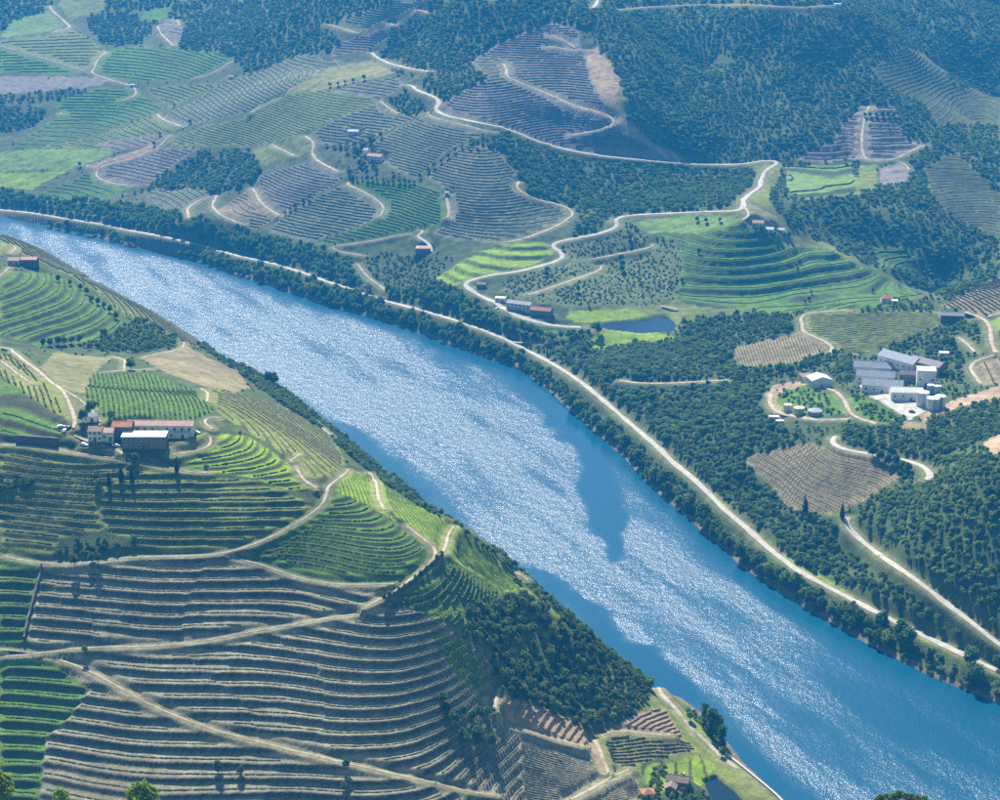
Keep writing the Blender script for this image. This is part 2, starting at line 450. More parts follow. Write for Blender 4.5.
field([(115,130),(160,113),(180,128),(170,135),(115,150),(40,148),(80,140)],'olive','bankg',2.1,.5,'c',1,'v_green','strip of green vineyard above the pale bare strip',h=.9,w=.7)
field([(100,143),(170,133),(158,143),(115,152)],'purple','bankb',2.3,.55,'c',1,'v_brown','purple brown vineyard strip above the pale bare strip',h=.9,w=.7)
field([(0,152),(40,149),(100,150),(115,152),(80,167),(68,170),(0,171)],'pale')
field([(0,173),(68,171),(30,190),(0,188)],'bright')
field([(30,198),(95,170),(97,180),(130,187),(100,200),(60,205)],'green','bankg',1.9,.55,'c',1,'v_green','green vineyard sloping to the wood on the far bank at left',h=.9,w=.7)
field([(98,170),(135,160),(160,148),(200,148),(180,160),(150,185),(130,186),(98,179)],'purple','bankd',2.1,.55,'c',1,'v_brown','purple brown vineyard below the pale bare strip',h=.9,w=.7)
field([(82,167),(152,145),(160,147),(135,159),(100,166),(88,169)],'tan','bankb',1.9,.5)
field([(140,192),(200,188),(215,195),(190,210),(160,208)],'slate','bankg',1.9,.5,'c',1,'v_green','small dark terraced vineyard between wood and forked track',h=.9,w=.7)
field([(250,117),(285,95),(330,88),(380,100),(370,108),(330,120),(304,135),(250,148),(225,146),(175,146),(170,140),(200,127)],'olive','bankg',1.9,.6,'c',1,'v_olive','smooth olive vineyard on the broad shoulder left of the farmhouse',h=.6,w=.7)
field([(250,150),(271,145),(304,136),(315,146),(311,152),(295,157),(262,165)],'olive')
field([(280,95),(330,68),(370,60),(395,73),(380,78),(330,88)],'dry')
field([(330,90),(382,79),(400,78),(405,87),(380,100)],'purple','bankg',2.1,.5,'c',1,'v_brown','narrow purple vineyard strip above the wooded hairpin',h=.9,w=.7)
field([(304,135),(335,120),(380,101),(400,115),(426,113),(390,130),(355,145),(320,145),(316,143)],'slate','bankg',2.1,.5,'c',1,'v_olive','vineyard above the pink roofed farmhouse',h=.9,w=.7)
field([(325,24),(357,34),(420,5),(425,0),(395,0),(350,15)],'slate','bankg',2.3,.5,'c',1,'v_green','hazy vineyard between woods at the top edge',h=.9,w=.7)
field([(335,45),(390,25),(420,10),(418,14),(390,36),(370,50),(330,57)],'purple','bankg',2.3,.5,'c',1,'v_brown','hazy purple vineyard below the wood at the top',h=.9,w=.7)
field([(252,187),(262,175),(315,160),(340,173),(340,182),(310,200),(281,216),(262,202)],'purple','bankg',1.9,.55,'c',1,'v_brown','purple vineyard right of a short steep track',h=.9,w=.7)
field([(215,212),(250,188),(259,200),(280,217),(255,231),(243,226),(221,214)],'brown','bankb',1.9,.55,'c',1,'v_brown','brown vineyard corner crossed by a curling track above the river wood',h=.9,w=.7)
field([(281,218),(310,201),(342,184),(376,200),(383,208),(377,220),(310,243),(268,233)],'slate','bankg',1.9,.55,'c',1,'v_green','blue green vineyard slope above the river wood',h=.9,w=.7)
field([(345,184),(353,181),(420,183),(440,188),(447,205),(445,222),(420,229),(375,240),(332,246),(312,244),(380,221),(386,207),(376,197)],'green','bankg',1.9,.55,'c',1,'v_green','green vineyard slope left of the square farmhouse',h=.9,w=.7)
field([(434,112),(448,118),(497,133),(470,140),(445,152),(425,172),(415,180),(385,165),(362,150),(395,130),(426,115)],'slate','bankg',1.9,.5,'c',1,'v_olive','grey vineyard slope between the pink farmhouse and the hairpin road',h=.9,w=.7)
field([(470,141),(497,150),(513,170),(520,180),(515,187),(532,199),(565,207),(573,214),(560,224),(525,238),(500,243),(455,241),(432,234),(450,222),(447,195),(441,186),(425,177),(455,152)],'slate','bankg',1.9,.5,'c',1,'v_olive','grey green vineyard spur above the bright meadow',h=.9,w=.7)
field([(472,62),(500,43),(553,21),(580,32),(582,48),(597,85),(610,115),(625,133),(660,153),(688,162),(600,154),(532,138),(500,125),(447,114),(443,103),(488,78)],'purple','bankg',1.9,.5,'c',1,'v_olive','tall triangular vineyard hill at the upper middle with winding tracks',h=.9,w=.7)
field([(584,50),(597,47),(615,72),(621,82),(616,96),(627,117),(650,142),(692,162),(660,153),(630,135),(617,125),(607,107),(592,82)],'tan','bankb',1.9,.4)
# upper right
field([(785,165),(850,163),(862,195),(800,200),(788,192)],'pale','bankg',3.4,.55,'c',1,'v_green','yellow green vineyard triangle below the purple terraced patch')
field([(863,104),(893,104),(905,135),(926,144),(895,160),(866,162),(820,163),(795,162),(830,140)],'purple','bankd',5,.6,'c',1,'v_brown','purple grey patch of terraces high on the wooded mountain')
field([(860,165),(877,165),(877,190),(855,190)],'olive')
field([(880,166),(900,163),(910,172),(905,182),(880,186)],'purple')
field([(870,68),(900,45),(940,60),(955,85),(1000,95),(1000,125),(940,125),(920,100),(890,90)],'scrub','bank',3,.5,'c',1,'v_olive','hazy stone terraces in the side valley at upper right',h=.8)
field([(925,168),(955,150),(1000,190),(1000,240),(950,215),(930,192)],'scrub','bank',2.8,.5,'c',1,'v_olive','overgrown terraces at the right edge below the ridge',h=.8)
field([(875,248),(907,247),(922,268),(880,270)],'green','bankg',3,.5,'c',1,'v_green','small green terraced patch enclosed by dark wood')
# orchard, meadow, pond, green spur
field([(435,279),(460,262),(480,252),(520,241),(548,243),(556,252),(540,262),(515,270),(480,276),(460,284),(440,290)],'bright','bankg',4,.75)
field([(500,290),(520,275),(560,262),(556,243),(600,235),(630,220),(645,232),(680,240),(682,270),(676,300),(660,306),(560,306),(505,300)],'grove')
field([(633,222),(700,214),(735,218),(738,224),(700,232),(650,233)],'pale')
field([(742,212),(752,205),(775,215),(788,232),(772,226),(750,222)],'dry')
field([(650,235),(700,233),(738,226),(760,232),(780,246),(830,250),(880,275),(925,295),(880,308),(800,313),(700,308),(675,300),(683,270),(680,245)],'green','bankg',5.2,.72,'c',2,'v_bright','large bright green terraced hill right of the pond',h=.6,w=.8)
field([(565,318),(570,311),(635,309),(645,313),(640,318),(600,324),(575,322)],'bright')
field([(500,312),(520,318),(575,330),(590,335),(560,338),(520,328)],'green','bankg',2,.6)
field([(590,341),(615,334),(680,337),(660,342),(610,348),(590,350)],'bright')
# winery hill
field([(732,348),(800,332),(829,346),(800,362),(745,368),(733,360)],'brown','bankb',0,.6,(.45,1),2.3,'v_brown','pale brown vineyard with fine upright rows above the winery wood',h=.5,w=.6)
field([(800,318),(810,315),(860,311),(940,311),(955,322),(930,330),(905,345),(850,355),(836,348),(806,331)],'olive','bankb',0,.6,(1,.10),2.9,'v_brown','olive brown vineyard dome behind the winery sheds',h=.4,w=.6)
field([(940,306),(990,280),(1010,274),(1010,308),(985,315),(965,310)],'brown',rows=(1,.5),sp=3.2,vine='v_brown',label='brown vineyard above the dark barn at the right edge')
field([(985,321),(1010,314),(1010,332),(992,330)],'bright')
field([(970,366),(1010,355),(1010,384),(985,386)],'brown','bankb',2.6,.55,'c',1,'v_brown','small brown vineyard at the right edge beside the winery')
field([(918,416),(935,408),(960,398),(1010,383),(1010,398),(960,406),(925,421)],'tan')
field([(740,458),(750,455),(812,442),(830,450),(880,457),(905,475),(870,498),(845,511),(820,514),(790,508),(755,470)],'brown','bankd',1.9,.58,'c',1,'v_brown','cone shaped brown vineyard with curved rows above the riverside road',h=.4,w=.6)
field([(985,440),(1010,432),(1010,455),(985,453)],'tan')
field([(772,386),(800,388),(840,397),(850,415),(800,415),(778,408)],'green')
field([(765,395),(776,384),(800,383),(806,388),(785,390),(776,400),(784,411),(775,414)],'tan')
field([(857,380),(872,385),(897,397),(930,405),(926,411),(910,420),(880,402),(862,392)],'conc')
field([(845,398),(862,394),(905,420),(895,424),(868,420),(852,412)],'green')
field([(905,421),(925,420),(930,428),(900,430)],'brown')
# near hill, behind the crest
field([(0,235),(30,240),(60,260),(95,280),(60,272),(30,256),(0,254)],'olive','bankg',3,.55,'c',1,'v_olive','olive vineyard behind the hilltop farm at the left edge')
field([(60,271),(95,283),(150,305),(190,330),(222,347),(190,345),(150,325),(120,312),(95,290)],'olive','bank',3,.55,'c',1,'v_olive','olive terraces falling to the near bank of the river')
field([(0,272),(30,272),(58,275),(85,290),(110,305),(125,325),(100,340),(40,347),(0,335)],'green','bank',3.2,.66,'c',1,'v_green','broad green terraced vineyard edged by a row of dark trees at left',h=.5,w=.8)
field([(0,352),(37,372),(62,391),(75,405),(68,420),(35,400),(0,375)],'olive',rows=(.5,1),sp=3,vine='v_olive',label='olive vineyard strip beside the tan track down to the estate')
field([(0,378),(35,402),(68,421),(60,437),(0,439)],'green','bank',3.6,.5,'c',1,'v_green','dark terraces left of the estate at the left edge',h=.5,w=.8)
field([(40,368),(55,352),(112,358),(95,372),(90,396),(62,388)],'dry')
field([(82,398),(95,374),(150,374),(200,393),(216,412),(200,416),(190,421),(102,419)],'green',rows=(.35,1),sp=2.6,vine='v_bright',label='green vineyard with upright rows directly behind the estate buildings')
field([(140,358),(184,347),(192,350),(240,372),(250,388),(235,392),(200,385),(160,370)],'brown')
field([(205,388),(240,393),(290,410),(325,432),(335,440),(346,465),(325,480),(303,476),(287,457),(255,435),(224,418),(209,402)],'olive','bank',3.2,.55,'c',1,'v_olive','grey green terraces between the estate and the river bank',h=.5,w=.8)
field([(216,432),(250,437),(285,460),(296,470),(306,486),(322,493),(285,490),(250,478),(215,472),(178,468),(200,456),(216,446)],'bright','bankg',1.7,.6,'c',1,'v_bright','bright green terraces right of the estate',h=.75,w=.7)
field([(160,450),(190,440),(213,436),(206,446),(180,453)],'dry')
field([(185,436),(205,434),(207,440),(190,441)],'bright')
# near hill, facing us
field([(0,449),(57,452),(130,462),(118,480),(95,500),(105,530),(60,538),(50,563),(0,552)],'olive','bank',2.7,.66,'c',1,'v_olive','olive terraces at the left edge below the estate',h=.5,w=.8)
field([(130,462),(175,473),(212,476),(250,480),(285,491),(318,508),(275,535),(227,553),(165,553),(105,530),(95,500),(118,480)],'olive','bank',2.7,.66,'c',1,'v_green','green grey terraces directly below the estate',h=.5,w=.8)
field([(330,499),(318,510),(275,538),(235,555),(254,559),(292,576),(325,584),(400,583),(438,556),(420,543),(400,525),(380,514),(345,487)],'green','bank',1.75,.62,'c',1,'v_bright','green terraced vineyard with many fine curved rows at the hill shoulder',h=.75,w=.7)
field([(349,474),(370,477),(375,485),(378,500),(398,522),(380,512),(335,490)],'bright',rows=(.5,1),sp=2.2,vine='v_bright',label='bright green triangle vineyard enclosed by the tan hilltop tracks',h=.4,w=.6)
field([(378,480),(400,495),(430,512),(455,525),(447,535),(446,545),(441,553),(404,520),(384,508),(380,497)],'bright',rows=(.8,1),sp=2.4,vine='v_bright',label='bright green vineyard on the river side of the hilltop track',h=.4,w=.6)
field([(456,527),(490,553),(512,575),(522,590),(505,592),(470,570),(445,556),(449,545)],'bright',rows=(.9,1),sp=2.4,vine='v_bright',label='bright green vineyard on the crest above the river scrub',h=.4,w=.6)
field([(445,560),(470,572),(505,594),(525,600),(480,605),(430,612),(387,602),(412,582)],'green','bank',2.2,.64,'c',1,'v_bright','green diagonal rows below the stone walled track')
field([(405,613),(480,607),(522,601),(495,609),(468,622),(463,638),(430,630)],'bright','bankg',1.8,.6,'c',1,'v_bright','small bright green vineyard beside the scrub covered spur')
field([(0,556),(40,567),(22,645),(0,648)],'green','bank',3.4,.66,'c',1,'v_olive','green banked terraces at the left edge above the track junction',h=.5,w=.8)
field([(43,567),(102,562),(227,557),(292,579),(325,587),(400,586),(405,583),(380,598),(337,614),(250,630),(135,645),(42,650),(25,640)],'grey','bankd',3.25,.70,'c',1,'v_grey',h=.42,w=.7,label='grey terraces with wide dark banks between the two long tracks')
field([(45,657),(135,649),(250,634),(337,618),(383,603),(440,618),(465,640),(490,655),(497,690),(488,715),(520,735),(525,800),(497,800),(387,771),(287,747),(212,728),(140,698),(75,662)],'grey','bankd',3.25,.70,'c',1,'v_grey',h=.42,w=.7,label='broad grey terraces with dark banks filling the bottom middle')
field([(0,660),(45,660),(107,683),(175,719),(250,743),(387,775),(490,803),(490,830),(0,830)],'grey','bankd',3.25,.70,'c',1,'v_grey',h=.42,w=.7,label='grey terraces with dark banks in the bottom left corner below the diagonal track')
field([(0,661),(50,663),(90,690),(70,715),(45,740),(40,800),(0,830)],'green','bankd',3.25,.70,'c',1,'v_green','grassy green terraces in the bottom left corner',h=.4)
field([(430,632),(462,640),(480,660),(488,690),(470,690),(450,665),(440,650)],'bright','bankd',3.25,.70,'c',1,'v_bright','bright grassy terrace ends beside the scrub covered spur',h=.6)
field([(470,612),(520,598),(545,603),(600,635),(650,680),(655,692),(640,712),(615,725),(590,732),(540,712),(510,700),(498,690),(495,655),(467,640)],'scrub')
field([(500,714),(500,701),(512,698),(560,715),(592,735),(603,760),(607,772),(585,752),(540,733)],'tan','bankb',0,.5,(-.55,1),3.0,'earth','tan ribbed bank of young terraces below the scrub spur',h=.55,w=2.4)
field([(610,728),(640,712),(665,708),(682,735),(675,738),(640,731)],'tan','bankb',0,.5,(1,-.5),2.6,'earth','reddish young terraces at the foot of the scrub spur',h=.6,w=1.6)
field([(603,736),(612,731),(640,734),(690,742),(698,750),(660,757),(635,765),(615,773)],'dry','bankg',0,.55,(1,-.14),2.4,'v_olive','fan of olive green vine rows above the riverside cottages',h=.6)
field([(500,718),(530,733),(585,754),(606,773),(590,787),(560,802),(525,802),(522,738)],'grey',rows=(1,.25),sp=1.3,vine='v_brown',label='smooth dark grey vineyard plot at the bottom centre',h=.22,w=.4)
field([(610,779),(632,773),(642,790),(630,802),(572,802)],'grey',rows=(1,.2),sp=1.3,vine='v_brown',label='small dark grey vineyard plot at the bottom edge by the cottages',h=.22,w=.4)
field([(640,765),(700,755),(716,765),(706,780),(680,786),(650,792)],'bright','bankd',2.4,.7)
field([(545,602),(566,618),(553,631),(531,651),(503,676),(499,672),(526,648),(548,628),(558,619),(540,604)],'bright')
field([(690,712),(708,735),(728,756),(722,757),(705,742),(682,715)],'bright')
field([(690,470),(715,493),(745,522),(775,547),(805,567),(840,585),(872,603),(905,620),(905,626),(868,607),(835,589),(800,571),(768,549),(735,518),(700,485)],'bright')
field([(912,634),(940,648),(985,668),(1000,676),(1000,684),(975,674),(935,655),(908,642)],'olive')

# ------------------------------------------------------------------ base relief: thin-plate surface through the survey
pts = []
for (px, py, z) in SURVEY:
    x, y = at_z(px, py, z); pts.append((x, y, z))
NEAR_SHORE = NEAR_SHORE_M + [at_z(a, b, 0) for a, b in NEAR_SHORE_PX]
FAR_SH = [at_z(a, b, 0) for a, b in FAR_SHORE]
def at_R(px, R):
    a, s = ray(px, 800); return R * sin(a), R * cos(a)
for az in (-40, -30, -20, -14, -7, 0, 7, 14, 20, 30, 40):    # hillside below the viewpoint
    a = radians(az); q = .585 * cos(a)
    for R, z in ((40, CAM_H - 40 * q - 3), (150, CAM_H - 150 * q), (300, CAM_H - 300 * q), (450, CAM_H - 450 * q), (560, 122)):
        pts.append((R * sin(a), R * cos(a), z + (random.random() - .5) * 3))
for (x, y, z) in ((-330, 600, 52), (-150, 640, 34), (0, 660, 24), (120, 665, 10), (-420, 800, 130), (-470, 1000, 168), (-560, 1250, 150), (-650, 1500, 140),
                  (420, 760, 40), (520, 1000, 110), (560, 1250, 120), (620, 1500, 120), (760, 1900, 130), (-900, 2400, 100), (-1300, 2300, 120), (-1000, 3000, 200),
                  (-400, 3000, 235), (0, 2750, 290), (400, 2800, 300), (800, 2700, 240), (1200, 3000, 300), (-1600, 4500, 360), (0, 4500, 380), (1600, 4500, 380),
                  (-2600, 3000, 300), (2600, 3000, 320), (1400, 1500, 220), (-1400, 1200, 240), (300, 560, 40)):
    pts.append((x, y, z))
for (x, y) in NEAR_SHORE + FAR_SH: pts.append((x, y, 1.0))
P = np.array(pts)
def tps(r2): return np.where(r2 > 0, .5 * r2 * np.log(np.maximum(r2, 1e-12)), 0)
Q = P[:, :2] / 500.0
n = len(P)
A = np.zeros((n + 3, n + 3))
d2 = ((Q[:, None, :] - Q[None, :, :]) ** 2).sum(-1)
A[:n, :n] = tps(d2) + np.eye(n) * 2.5e-4
A[:n, n] = 1; A[:n, n + 1:] = Q; A[n, :n] = 1; A[n + 1:, :n] = Q.T
W = np.linalg.solve(A, np.concatenate([P[:, 2], np.zeros(3)]))
def relief(x, y):
    qx = (x / 500).ravel(); qy = (y / 500).ravel()
    out = np.empty(len(qx))
    for k in range(0, len(qx), 60000):
        a = qx[k:k + 60000]; b = qy[k:k + 60000]
        r2 = (a[:, None] - Q[None, :, 0]) ** 2 + (b[:, None] - Q[None, :, 1]) ** 2
        out[k:k + 60000] = tps(r2) @ W[:n] + W[n] + W[n + 1] * a + W[n + 2] * b
    return out.reshape(x.shape)

# survey grid: sight azimuth x distance
az_f = np.radians(np.arange(-16.6, 16.61, .075))
az_l = np.radians(np.linspace(-45, -16.6, 44)[:-1]); az_r = -az_l[::-1]
AZ = np.concatenate([az_l, az_f, az_r])
def seg(a, b, s0, s1):
    r = [a]
    while r[-1] < b:
        r.append(r[-1] + s0 + (s1 - s0) * (r[-1] - a) / (b - a))
    return r[:-1]
RR = np.array(seg(20, 560, 20, 5) + seg(560, 700, 5, .75) + seg(700, 1000, .75, .8) + seg(1000, 1400, .8, 1.7) + seg(1400, 2350, 1.7, 3.2) + seg(2350, 3400, 3.4, 16) + seg(3400, 6500, 18, 260) + [6500.0])
NR, NA = len(RR), len(AZ)
# relief is smooth: evaluate coarsely and interpolate
RC = np.unique(np.concatenate([RR[::10], RR[-1:]])); AC = np.unique(np.concatenate([AZ[::8], AZ[-1:]]))
HC = relief(RC[:, None] * np.sin(AC)[None, :], RC[:, None] * np.cos(AC)[None, :])
def cubic_rows(xs, xc, Y):
    """Catmull-Rom style (Hermite) interpolation of rows of Y sampled at xc"""
    m = np.gradient(Y, xc, axis=0)
    i = np.clip(np.searchsorted(xc, xs) - 1, 0, len(xc) - 2)
    h = (xc[i + 1] - xc[i]); t = (xs - xc[i]) / h
    sh = (-1,) + (1,) * (Y.ndim - 1)
    t = t.reshape(sh); h = h.reshape(sh)
    return ((2*t**3 - 3*t**2 + 1) * Y[i] + (t**3 - 2*t**2 + t) * h * m[i] + (-2*t**3 + 3*t**2) * Y[i+1] + (t**3 - t**2) * h * m[i+1])
H0 = cubic_rows(RR, RC, HC)
H0 = cubic_rows(AZ, AC, H0.T.copy()).T.copy()
X = RR[:, None] * np.sin(AZ)[None, :]; Y = RR[:, None] * np.cos(AZ)[None, :]

def dist_poly(x, y, line):
    """distance of points to a polyline and position along it"""
    best = np.full(x.shape, 1e18); pos = np.zeros(x.shape); acc = 0.0
    for (x0, y0), (x1, y1) in zip(line[:-1], line[1:]):
        dx, dy = x1 - x0, y1 - y0; L = math.sqrt(dx * dx + dy * dy) + 1e-9
        t = np.clip(((x - x0) * dx + (y - y0) * dy) / (L * L), 0, 1)
        d = (x - x0 - t * dx) ** 2 + (y - y0 - t * dy) ** 2
        b = d < best
        best = np.where(b, d, best); pos = np.where(b, acc + t * L, pos); acc += L
    return np.sqrt(best), pos
def inside(x, y, poly):
    r = np.zeros(x.shape, bool)
    for (x0, y0), (x1, y1) in zip(poly, poly[1:] + poly[:1]):
        if y0 == y1: continue
        c = ((y0 > y) != (y1 > y)) & (x < (x1 - x0) * (y - y0) / (y1 - y0) + x0)
        r ^= c
    return r
RIVER = NEAR_SHORE + [(200, 700), (330, 640), (520, 760)] + FAR_SH[::-1] + [(-1500, 2700), (-2200, 2900), (-2200, 2500), (-1400, 2350)]
near_river = (RR > 500) & (RR < 3300)
sub = np.where(near_river)[0]; r0, r1 = sub[0], sub[-1] + 1
DSH = np.full(X.shape, 400.0)
dd, _ = dist_poly(X[r0:r1:3], Y[r0:r1:3], RIVER + RIVER[:1])
ins = inside(X[r0:r1:3], Y[r0:r1:3], RIVER)
sd = np.where(ins, -dd, dd)
ri = np.arange(r0, r1, 3)
DSH[r0:r1] = cubic_rows(RR[r0:r1], RR[ri], sd)
DSH += fbm(X, Y, 30, 5, 2) * 3.0
rough_amp = sstep(5, 60, DSH) * np.where(RR < 600, 1.0, 1.0)[:, None]
H = H0 + rough_amp * (fbm(X, Y, 130, 1, 3) * 9.0 * np.clip(RR / 2200, .35, 2.5)[:, None])
AZD = np.degrees(np.arctan2(X, Y))
H += rough_amp * sstep(1960, 2200, RR)[:, None] * sstep(2.5, 5.5, AZD) * (np.abs(fbm(X, Y * .55, 150, 401, 3)) * 95 - 14)
bank = np.maximum(H, .9 + .28 * np.minimum(DSH, 12)) * sstep(0, 16, DSH) + (1 - sstep(0, 16, DSH)) * np.minimum(np.maximum(.45 * DSH, .3), 5)
H = np.where(DSH > 0, bank, np.maximum(-5, DSH * .5) - .15)
# knoll right below the viewpoint whose tip shows at the picture's lower edge
kx, ky = at_R(902, 486)
H += 15 * np.exp(-(((X - kx) / 15) ** 2 + ((Y - ky) / 20) ** 2)) * (RR < 600)[:, None]

H = np.minimum(H, 470.0)
def grid_at(arr, x, y):
    a = np.arctan2(x, y); r = np.hypot(x, y)
    j = np.clip(np.searchsorted(AZ, a) - 1, 0, NA - 2); i = np.clip(np.searchsorted(RR, r) - 1, 0, NR - 2)
    u = np.clip((a - AZ[j]) / (AZ[j + 1] - AZ[j]), 0, 1); v = np.clip((r - RR[i]) / (RR[i + 1] - RR[i]), 0, 1)
    return (arr[i, j] * (1 - u) + arr[i, j + 1] * u) * (1 - v) + (arr[i + 1, j] * (1 - u) + arr[i + 1, j + 1] * u) * v
def cast(arr, px, py, rmin=600):
    """first ground point on the sight line of a pixel"""
    a, s = ray(px, py)
    j = int(np.clip(np.searchsorted(AZ, a) - 1, 0, NA - 2)); u = (a - AZ[j]) / (AZ[j + 1] - AZ[j])
    colh = arr[:, j] * (1 - u) + arr[:, j + 1] * u
    g = colh - (CAM_H + s * RR)
    ok = np.where((g[1:] >= 0) & (g[:-1] < 0) & (RR[1:] > rmin))[0]
    if len(ok) == 0: return None
    i = ok[0]; t = g[i] / (g[i] - g[i + 1])
    R = RR[i] + t * (RR[i + 1] - RR[i])
    return R * sin(a), R * cos(a), CAM_H + s * R
def resample(line, step):
    L = np.asarray(line, float); d = np.concatenate([[0], np.cumsum(np.hypot(*(L[1:, :2] - L[:-1, :2]).T))])
    if d[-1] < 1e-6: return L
    k = max(2, int(d[-1] / step) + 1); t = np.linspace(0, d[-1], k)
    return np.stack([np.interp(t, d, L[:, c]) for c in range(L.shape[1])], 1)
def smooth(a, k):
    if k < 1 or len(a) < 3: return a
    p = np.concatenate([np.repeat(a[:1], k, 0), a, np.repeat(a[-1:], k, 0)])
    c = np.cumsum(np.concatenate([np.zeros((1,) + p.shape[1:]), p]), 0)
    return (c[2 * k + 1:] - c[:-2 * k - 1]) / (2 * k + 1)

# ------------------------------------------------------------------ ground cover map
SS = 2
LAB = np.full((800 * SS, 1000 * SS), -1, np.int16)
gx, gy = np.meshgrid((np.arange(1000 * SS) + .5) / SS, (np.arange(800 * SS) + .5) / SS)
wx = gx + fbm(gx, gy, 9, 31, 2) * 2.2; wy = gy + fbm(gx, gy, 9, 47, 2) * 1.6
def paint(img, poly, val):
    xs = [p[0] for p in poly]; ys = [p[1] for p in poly]
    i0, i1 = max(0, int(min(ys) * SS) - 6), min(800 * SS, int(max(ys) * SS) + 6); j0, j1 = max(0, int(min(xs) * SS) - 6), min(1000 * SS, int(max(xs) * SS) + 6)
    if i1 <= i0 or j1 <= j0: return
    m = inside(wx[i0:i1, j0:j1], wy[i0:i1, j0:j1], list(poly))
    img[i0:i1, j0:j1][m] = val
for k, f in enumerate(F): paint(LAB, f['poly'], k)
PXG, PYG = to_px(X, Y, H)
def lookup(img, px, py):
    return img[np.clip((py * SS).astype(int), 0, 800 * SS - 1), np.clip((px * SS).astype(int), 0, 1000 * SS - 1)]
FID = lookup(LAB, PXG, PYG)
FID[RR < 600] = -1
FID[DSH < 4] = -1

# ------------------------------------------------------------------ roads: laid on the relief, cut into it before terracing
road_lines = []
for (name, mat, w, pix) in ROADS:
    P3 = []
    for (a, b), (c, d) in zip(pix[:-1], pix[1:]):
        k = max(1, int(hypot(c - a, d - b) / 6))
        for t in range(k): P3.append((a + (c - a) * t / k, b + (d - b) * t / k))
    P3.append(pix[-1])
    W3 = [cast(H, a, b) for a, b in P3]
    W3 = [q for q in W3 if q is not None]
    # drop jumps over hidden ground: keep the run continuous by joining straight
    L = resample(np.array(W3), 4.0)
    L = smooth(L, 2)
    L[:, 2] = smooth(grid_at(H, L[:, 0], L[:, 1]), 4)
    road_lines.append((name, mat, w, L))
HR = H.copy(); RW = np.zeros(X.shape)          # road weight
for (name, mat, w, L) in road_lines:
    a = np.arctan2(L[:, 0], L[:, 1]); r = np.hypot(L[:, 0], L[:, 1])
    for s in range(0, len(L) - 1, 12):
        e = min(len(L), s + 14)
        q = L[s:e]
        pad = w / 2 + 14
        rmin, rmax = r[s:e].min() - pad, r[s:e].max() + pad
        amin, amax = a[s:e].min() - pad / rmin, a[s:e].max() + pad / rmin
        i0, i1 = np.searchsorted(RR, rmin), np.searchsorted(RR, rmax); j0, j1 = np.searchsorted(AZ, amin), np.searchsorted(AZ, amax)
        if i1 <= i0 or j1 <= j0: continue
        d, pos = dist_poly(X[i0:i1, j0:j1], Y[i0:i1, j0:j1], [tuple(v[:2]) for v in q])
        cum = np.concatenate([[0], np.cumsum(np.hypot(*(q[1:, :2] - q[:-1, :2]).T))])
        zr = np.interp(pos, cum, q[:, 2])
        cell = RR[i0:i1, None] * .0013 + .8
        half = w / 2 + cell * .9
        wgt = 1 - sstep(half, half + 3.5, d)
        better = wgt > RW[i0:i1, j0:j1]
        HR[i0:i1, j0:j1] = np.where(better, zr * wgt + H[i0:i1, j0:j1] * (1 - wgt), HR[i0:i1, j0:j1])
        RW[i0:i1, j0:j1] = np.maximum(RW[i0:i1, j0:j1], wgt)

# ------------------------------------------------------------------ terraces
STEP = np.zeros(len(F) + 1); TRD = np.full(len(F) + 1, .6); PH = np.zeros(len(F) + 1)
GC = np.zeros((len(F) + 1, 3)); BC = np.zeros((len(F) + 1, 3))
for k, f in enumerate(F):
    STEP[k] = f['step']; TRD[k] = f['tread']; PH[k] = (k * .37) % 1; GC[k] = f['ground']; BC[k] = f['bank']
GC[-1] = C['scrub']; BC[-1] = C['scrub']
st = STEP[FID]; trd = TRD[FID]
has = st > 0
stn = np.where(has, st, 1.0)
# terraces bend, fork and break off: the level they follow drifts across the slope
blk = np.floor((np.degrees(np.arctan2(X, Y)) * .28 + fbm(X, Y, 70, 77, 2) * 2.2 + RR[:, None] * .004)).astype(np.int64)
off = (_hash(blk, blk * 0 + FID.astype(np.int64), 9) - .5) * .4
HW = H + fbm(X, Y, 80, 21, 3) * np.where(RR < 1300, 3.0, 1.2)[:, None] * np.clip(stn / 4, .4, 1) + off * stn * np.where(stn >= 3.1, 1, .25) * (RR < 1100)[:, None]
lev = HW / stn + PH[FID]
frac = lev - np.floor(lev)
rise = sstep(0, 1, (frac - trd) / (1 - trd))
prof = (np.floor(lev) + .10 * np.minimum(frac / trd, 1) + .90 * rise) * stn - PH[FID] * stn - (HW - H) + stn * .28
inner = np.where(has, 1.0, 0.0)
for ax, sft in ((0, 1), (0, -1), (1, 1), (1, -1)):
    inner = np.minimum(inner, np.where(np.roll(FID, sft, ax) == FID, 1.0, .5))
# grids coarser than the steps cannot carry them
slope_r = np.abs(np.gradient(H, axis=0)) + 1e-6
fit = 1 - sstep(.33, .55, slope_r / stn)
slump = sstep(.13, .24, fbm(X, Y, 26, 333, 2)) * .4
TW = inner * (1 - slump) * fit * np.where(has, 1, 0) * (1 - RW) * sstep(1, 12, DSH)
HT = np.where(has, prof * TW + HR * (1 - TW), HR)
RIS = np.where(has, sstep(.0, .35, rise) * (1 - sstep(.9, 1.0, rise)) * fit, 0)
# small unevenness
HT = HT + (1 - RW) * sstep(1, 8, DSH) * fbm(X, Y, 7, 91, 2) * np.where(has, .5, 1.0) * np.clip(RR / 900, .6, 2.5)[:, None]

# flat pads for buildings and ponds: (pixel x, pixel y, z or None, radius, blend)
PADS = []
def pad(px, py, rad, blend=10, z=None):
    p = cast(H, px, py); PADS.append((p[0], p[1], p[2] if z is None else z, rad, blend)); return p

